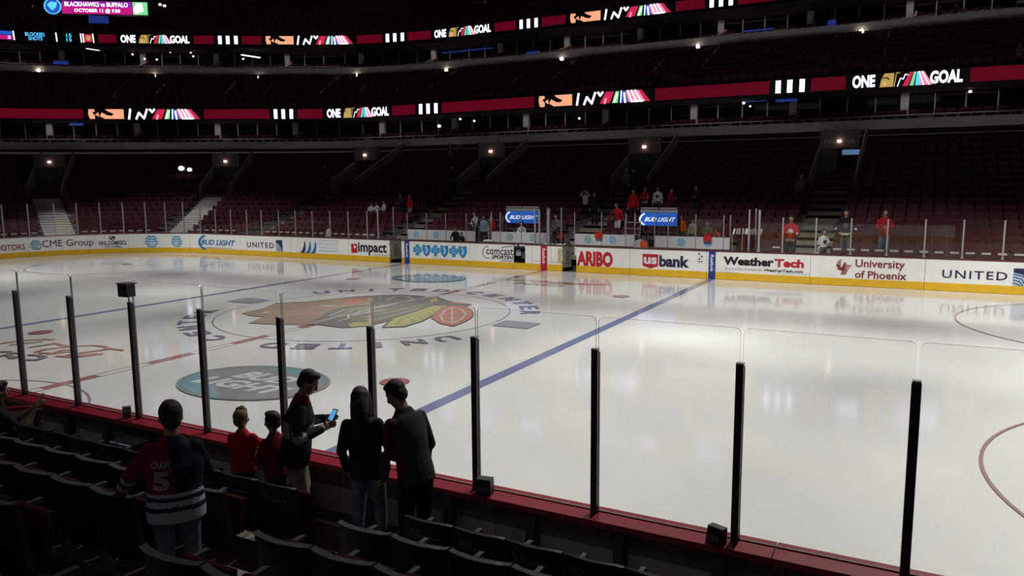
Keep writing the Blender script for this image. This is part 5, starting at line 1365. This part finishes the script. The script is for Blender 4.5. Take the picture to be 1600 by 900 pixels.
# --- boy in the jersey
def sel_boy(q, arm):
    split = q.x > -0.02+0.12*(1.35-q.z)  # right of a slanting edge the back takes the dark tone
    if arm:
        s = arm[0]; w_ = arm[1]
        if 1.05 < w_ < 1.25 or 1.45 < w_ < 1.7: return 2
        if 1.25 <= w_ <= 1.45: return 1
        return 1 if s == 0 else 0
    if q.z < 0.90: return 2
    if q.z < 0.94: return 1
    if q.z < 0.985: return 2
    if q.z < 1.02: return 1
    if q.z < 1.05: return 2
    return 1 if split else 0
boy, bi = person((10.90, -15.69, nz(2)), math.radians(50), 1.54, 'boy from behind in red, dark and white striped hockey jersey numbered 5', [rm('jersey_red', (0.16, 0.010, 0.016)), rm('jersey_dark', (0.008, 0.016, 0.024)), rm('jersey_white', (0.36, 0.37, 0.42))], sel_boy, cjean, skinA, None,
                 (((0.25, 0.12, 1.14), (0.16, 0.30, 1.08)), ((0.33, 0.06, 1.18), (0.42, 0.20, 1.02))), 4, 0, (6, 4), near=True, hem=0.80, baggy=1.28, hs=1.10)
def project_print(flat_items, cloth, parent, name, mats):
    """lay flat lettering on the back of a garment"""
    me = cloth.data; bvh = BVHTree.FromPolygons([v.co for v in me.vertices], [p.vertices for p in me.polygons])
    mb = MB()
    for vs, fs, mi in flat_items:
        # subdivide by triangulating coarse faces
        bm_ = bmesh.new(); bv = [bm_.verts.new((x, 0, z)) for x, z in vs]
        for f in fs:
            try: bm_.faces.new([bv[i] for i in f])
            except ValueError: pass
        bmesh.ops.triangulate(bm_, faces=bm_.faces[:]); bmesh.ops.subdivide_edges(bm_, edges=bm_.edges[:], cuts=2, use_grid_fill=True)
        out = []
        for v in bm_.verts:
            h = bvh.ray_cast(Vector((v.co.x, -1.0, v.co.z)), Vector((0, 1, 0)))
            out.append((v.co.x, (h[0].y if h[0] else -0.12)-0.004, v.co.z))
        bm_.verts.index_update(); mb.add(out, [tuple(x.index for x in f.verts) for f in bm_.faces], mi); bm_.free()
    return mb.build(name, mats, parent)
kb = bi['k']
def box_text(body, x0, x1, z0, z1, mi, bold=0.03):
    vs, fs = text2d(body, bold); return ([((x0+(x1-x0)*x)*kb, (z0+(z1-z0)*y)*kb) for x, y in vs], fs, mi)
# the garment leans a little; local z is close enough
project_print([box_text('CRAW', -0.16, -0.015, 1.275, 1.325, 0), box_text('5', -0.155, -0.03, 1.09, 1.25, 0, 0.05)], bi['top'], boy, 'jersey_lettering', [rm('jersey_print_pale', (0.30, 0.29, 0.29))])
project_print([box_text('0', 0.03, 0.14, 1.09, 1.24, 0, 0.05)], bi['top'], boy, 'jersey_number_dark', [rm('jersey_print_dark', (0.030, 0.020, 0.025))])
# red glove-like sweater held by the boy
# --- toddler and kid
tod, _t = person((9.30, -13.62, nz(0)), math.radians(22), 1.21, 'small blond child in red sweater facing the ice', cred, None, rm('cloth_blue_dark', (0.02, 0.03, 0.06)), skinA, rm('hair_blond', (0.16, 0.105, 0.06), bump=0.3), ('rest', 'rest'), 2, 0, (-8, 0), near=True, hair='tuft', hem=0.84, baggy=1.15, hs=1.26)
def sel_kid(q, arm): return 1 if arm and 0.2 < arm[1] < 0.9 and False else 0
kid, _k = person((9.76, -13.60, nz(0)), math.radians(84), 1.245, 'small dark-haired child in red top seen in profile beside the man', cdred, None, rm('cloth_grey_soft', (0.07, 0.07, 0.08)), skinA, None, ('front', 'front'), 3, 0, (6, 4), near=True, hem=0.84, baggy=1.12, hs=1.22)
# --- seated person with phone at the left edge
p_ = on(-14, 655, 1, -14.35)
seated, si = person((p_.x, -14.30, nz(0)), math.radians(-20), 1.75, 'person in dark jacket holding up a phone at the left edge', cblack, None, cjean, skinA, None, (((0.28, 0.20, 1.16), (0.20, 0.34, 1.40)), ((0.26, 0.18, 1.15), (0.02, 0.36, 1.38))), 4, 0, (0, 5), near=True, sit=True, hem=0.88, baggy=1.1, sleeves=False)
# phones
phs = rm('phone_black', (0.01, 0.01, 0.012), 0.3)
def phone(par, info, lit, label, which=0):
    h = info['hands'][which]; c = par.matrix_world @ h[0]; 
    t = empty('mobile_phone', (0, 0, 0), 0, label, 'phone')
    return t, c
bpy.context.view_layer.update()
def world_of(t, p): return Matrix.Translation(t.location) @ Matrix.Rotation(t.rotation_euler.z, 4, 'Z') @ Vector(p)
for par, info, lit, lab in ((man, mi_, True, 'black phone with lit blue screen in the hands of the man in khaki shorts'), (seated, si, False, 'black phone held up at the left edge of the photo')):
    c = (world_of(par, info['hands'][0][0])+world_of(par, info['hands'][1][0]))/2+Vector((0, 0, 0.055))
    face = Vector((par.location.x, par.location.y, c.z+0.30))-c; face.normalize()
    if lit: face = (face*0.8+(EYE-c).normalized()*0.6).normalized()
    t = empty('mobile_phone', c, 0, lab, 'phone')
    r = Vector((0, 0, 1)).cross(face).normalized(); u_ = face.cross(r)
    M_ = Matrix((r, u_, face)).transposed()
    t.rotation_euler = M_.to_euler()
    mb = MB(); mb.box(-0.036, 0.036, -0.068, 0.068, -0.006, 0.004); mb.build('case', phs, t)
    mb = MB(); mb.box(-0.032, 0.032, -0.058, 0.058, 0.0045, 0.0055); mb.build('screen', emit('phone_screen', (0.12, 0.42, 0.85), 0.8) if lit else emit('phone_screen_dim', (0.05, 0.06, 0.08), 0.5), t)

# --- people in the far stand
def far_person(u, v, H, label, top, legs=None, arms=('down', 'down'), face=0, sit=False, row=None, y=None, z=None, lean=0, top_sel=None, hair='short', kid=False, hair_m=None):
    best = None
    if y is None:
        for i in range(0, 16):
            yy = row_y(i)+0.35; hd = on(u, v, 1, yy); e_ = abs(hd.z-(row_z(i)+(H if not sit else H*0.75)))
            if row is not None: e_ = abs(i-row)
            if best is None or e_ < best[0]: best = (e_, yy, row_z(i), hd.x, hd.z)
        _, yy, zz, xx, hz = best
    else: yy = y; hd = on(u, v, 1, y); xx = hd.x; zz = z; hz = hd.z
    Hn = (hz-zz)/(1.0 if not sit else 0.755)
    Hn = max(0.75*H, min(1.25*H, Hn))
    return person((xx, yy, zz), math.radians(180+face), Hn, label, top, top_sel, legs, skinA, hair_m, arms, lean, 0, (0, 5), vox=0.026, hair=hair, hs=1.15 if kid else 1.0, sit=sit)
def jersey(q, arm):
    if arm: return 1 if 1.2 < arm[1] < 1.5 else 0
    return 1 if 0.90 < q.z < 0.98 else (2 if (q.y > 0.02 and (q.x**2+(q.z-1.22)**2) < 0.008) else 0)
far_person(1237, 334, 1.75, 'fan in red and white jersey standing left of the right aisle stairs', [cred, cwhite, cwhite], rm('cloth_green_black', (0.02, 0.03, 0.025)), ('front', 'front'), 0, row=0, top_sel=jersey)
far_person(1288, 352, 1.30, 'child in white jersey with a large white bag on the right stairs', [cwhite, cblack, cblack], None, ('down', 'front'), 40, row=0, top_sel=jersey, kid=True)
far_person(1323, 323, 1.72, 'person in black jersey standing right of the aisle stairs', [cblack, cwhite, cgrey], cgrey, ('hip', 'hip'), 0, row=1, top_sel=jersey)
far_person(1384, 325, 1.75, 'person in plain red jersey and jeans alone at the right', cred, cjean, ('front', 'front'), 10, row=1)
far_person(1252, 272, 1.78, 'person in grey top on the upper steps of the right aisle', cgrey, rm('denim_dark', (0.03, 0.04, 0.06)), ('down', 'up'), 0)
far_person(915, 297, 1.65, 'woman in white top with both hands raised to her face', cwhite, cblack, ('up', 'up'), 10, hair='long', hair_m=rm('hair_fair', (0.2, 0.12, 0.06)))
far_person(929, 300, 1.75, 'person in dark clothes beside the woman in white', cnavy, cnavy, ('down', 'down'), 0)
far_person(966, 316, 1.7, 'fan in red climbing rows with a pale towel at the waist', cred, cwhite, ('out', 'out'), -25, lean=8)
far_person(990, 295, 1.75, 'bareheaded fan in red, leftmost of the standing four', cred, None, ('down', 'down'), 0)
far_person(1008, 292, 1.75, 'fan in red jersey with crest, second of the standing four', [cred, cwhite, cgreen], None, ('front', 'front'), 0, top_sel=jersey)
far_person(1028, 291, 1.78, 'fan in white jersey with dark crest, third of the standing four', [cwhite, cblack, cmar], None, ('down', 'down'), 0, top_sel=jersey)
far_person(1049, 294, 1.75, 'fan in red seen side on, rightmost of the standing four', cred, None, ('front', 'down'), 60)
far_person(1088, 290, 1.78, 'man in black with arms folded right of the jersey fans', cblack, None, ('front', 'front'), 0)
far_person(1065, 336, 1.7, 'fan in orange red behind the right beer screen', cor, None, ('front', 'down'), 0, row=2)
far_person(1082, 342, 1.6, 'fan in pale top beside the orange red fan', cbeige, None, ('down', 'down'), 0, row=2)
far_person(1106, 346, 1.6, 'person in dull green top above the right bench wall', cgreen, None, ('front', 'front'), 0, row=1)
far_person(1122, 354, 1.5, 'fan in dark pink red bending over the right bench wall', rm('cloth_pinkred', (0.30, 0.03, 0.05)), None, ('rest', 'rest'), -20, row=1, lean=18)
far_person(742, 330, 1.7, 'fan in white and black at the penalty box steps', [cwhite, cblack, cblack], cblack, ('front', 'front'), -30, row=1, top_sel=jersey)
far_person(756, 336, 1.6, 'fan in pale blue between the ladder railings', rm('cloth_paleblue', (0.22, 0.28, 0.40)), None, ('down', 'down'), 10, row=1)
far_person(770, 338, 1.65, 'fan in red behind the left ladder railing', cred, None, ('down', 'front'), -10, row=1)
far_person(815, 346, 1.4, 'child in white top in front of the left beer screen', cwhite, cbeige, ('front', 'front'), 10, y=15.3, z=0.45, kid=True)
far_person(804, 358, 1.2, 'small child in red in front of the left beer screen', cred, None, ('down', 'down'), 0, y=15.3, z=0.45, kid=True)
far_person(869, 334, 1.75, 'person in grey top behind the glass right of the red banner', cgrey, None, ('down', 'front'), 0, y=15.3, z=0.7)
far_person(877, 356, 1.25, 'child in red jersey behind the glass right of the red banner', cred, None, ('front', 'front'), -10, y=15.2, z=0.45, kid=True)
far_person(626, 303, 1.75, 'person in dark top standing above the impact board', cdkg, None, ('front', 'front'), 0)
far_person(640, 303, 1.75, 'person in red top standing above the impact board', cred, cbeige, ('down', 'down'), -10)
for k, (u, v) in enumerate([(580, 316), (589, 315), (600, 313)]): far_person(u, v, 1.5, 'seated fan in white top, %s of the three in a row' % ['left', 'middle', 'right'][k], cwhite, None, ('front', 'front'), [20, 0, -25][k], sit=True)
far_person(508, 258, 1.78, 'dark clothed usher on the left aisle stairs', cblack, None, ('down', 'hip'), 20)
far_person(707, 258, 1.78, 'dark clothed usher on the aisle stairs left of centre', cblack, None, ('down', 'down'), 0)
far_person(704, 224, 1.7, 'dim figure in white shirt high in the centre stand, left of two', cgrey, None, ('front', 'front'), 0, row=15)
far_person(717, 226, 1.7, 'dim dark figure high in the centre stand, right of two', cdkg, None, ('front', 'front'), 0, row=15)
far_person(979, 262, 1.7, 'dim figure on the stairs above the jersey fans, left one', cgrey, None, ('front', 'down'), 0)
far_person(990, 262, 1.7, 'dim figure on the stairs above the jersey fans, right one', cdkg, None, ('down', 'front'), 0)
far_person(862, 260, 1.5, 'dim seated figure in dark clothes in the middle of the centre stand', cdkg, None, ('front', 'front'), 0, sit=True)
far_person(712, 354, 1.7, 'person in black coat leaning on the boards, left of the dark pair', cblack, None, ('rest', 'rest'), 20, y=13.6, z=0.45, lean=10)
far_person(724, 362, 1.6, 'person in black coat leaning on the boards, right of the dark pair', cblack, None, ('rest', 'rest'), -10, y=13.55, z=0.45, lean=16)
far_person(513, 352, 1.2, 'small child in white behind the glass above the sails advert', cwhite, cwhite, ('down', 'down'), 0, row=0, kid=True)
for k, (u, v) in enumerate([(1318, 246), (1326, 243)]): far_person(u, v, 1.7, 'dark silhouette in the lit doorway, %s one' % ['left', 'right'][k], cblack, None, ('down', 'down'), 170, y=26.5, z=row_z(11)+0.0)
# figures on the upper tiers
for k, (u, v, tm, lab, H) in enumerate([(1414, 93, cdkg, 'dim figure leaning on the second tier above the large lettering', 1.7), (1493, 28, cdkg, 'dim figure at the right of the upper balcony rail', 1.7), (1467, 31, cmar, 'dim figure in dark red at the upper balcony rail', 1.7), (1594, 66, cgrey, 'figure in pale grey top at the right edge of the second tier', 1.7)]):
    best = None
    for r_ in range(8):
        yy, zz = (30.3+0.89*r_+0.55, 9.75+0.428*r_) if k in (0, 3) else (38.7, 13.85)
        hd = on(u, v, 1, yy); e_ = abs(hd.z-zz-H)
        if best is None or e_ < best[0]: best = (e_, hd, yy, zz)
    _, hd, yy, zz = best; Hn = max(1.15, min(1.8, hd.z-zz))
    person((hd.x, yy, zz), PI, Hn, lab, tm, None, None, skinA, None, ('front', 'front'), 0, 0, (0, 5), vox=0.03)
# the big white bag on the stairs
bp_ = on(1272, 380, 1, 14.4)
mb = MB(); mb.ell((0, 0, 0.28), 0.27, 0.12, 0.28, 14, 10); o = mb.build('shopping_bag', cwhite, None, True); o.location = (bp_.x, 14.75, 0.60); o.rotation_euler = (0, 0.5, 0); tag(o, 'large white bag carried by the child on the right stairs', 'bag')
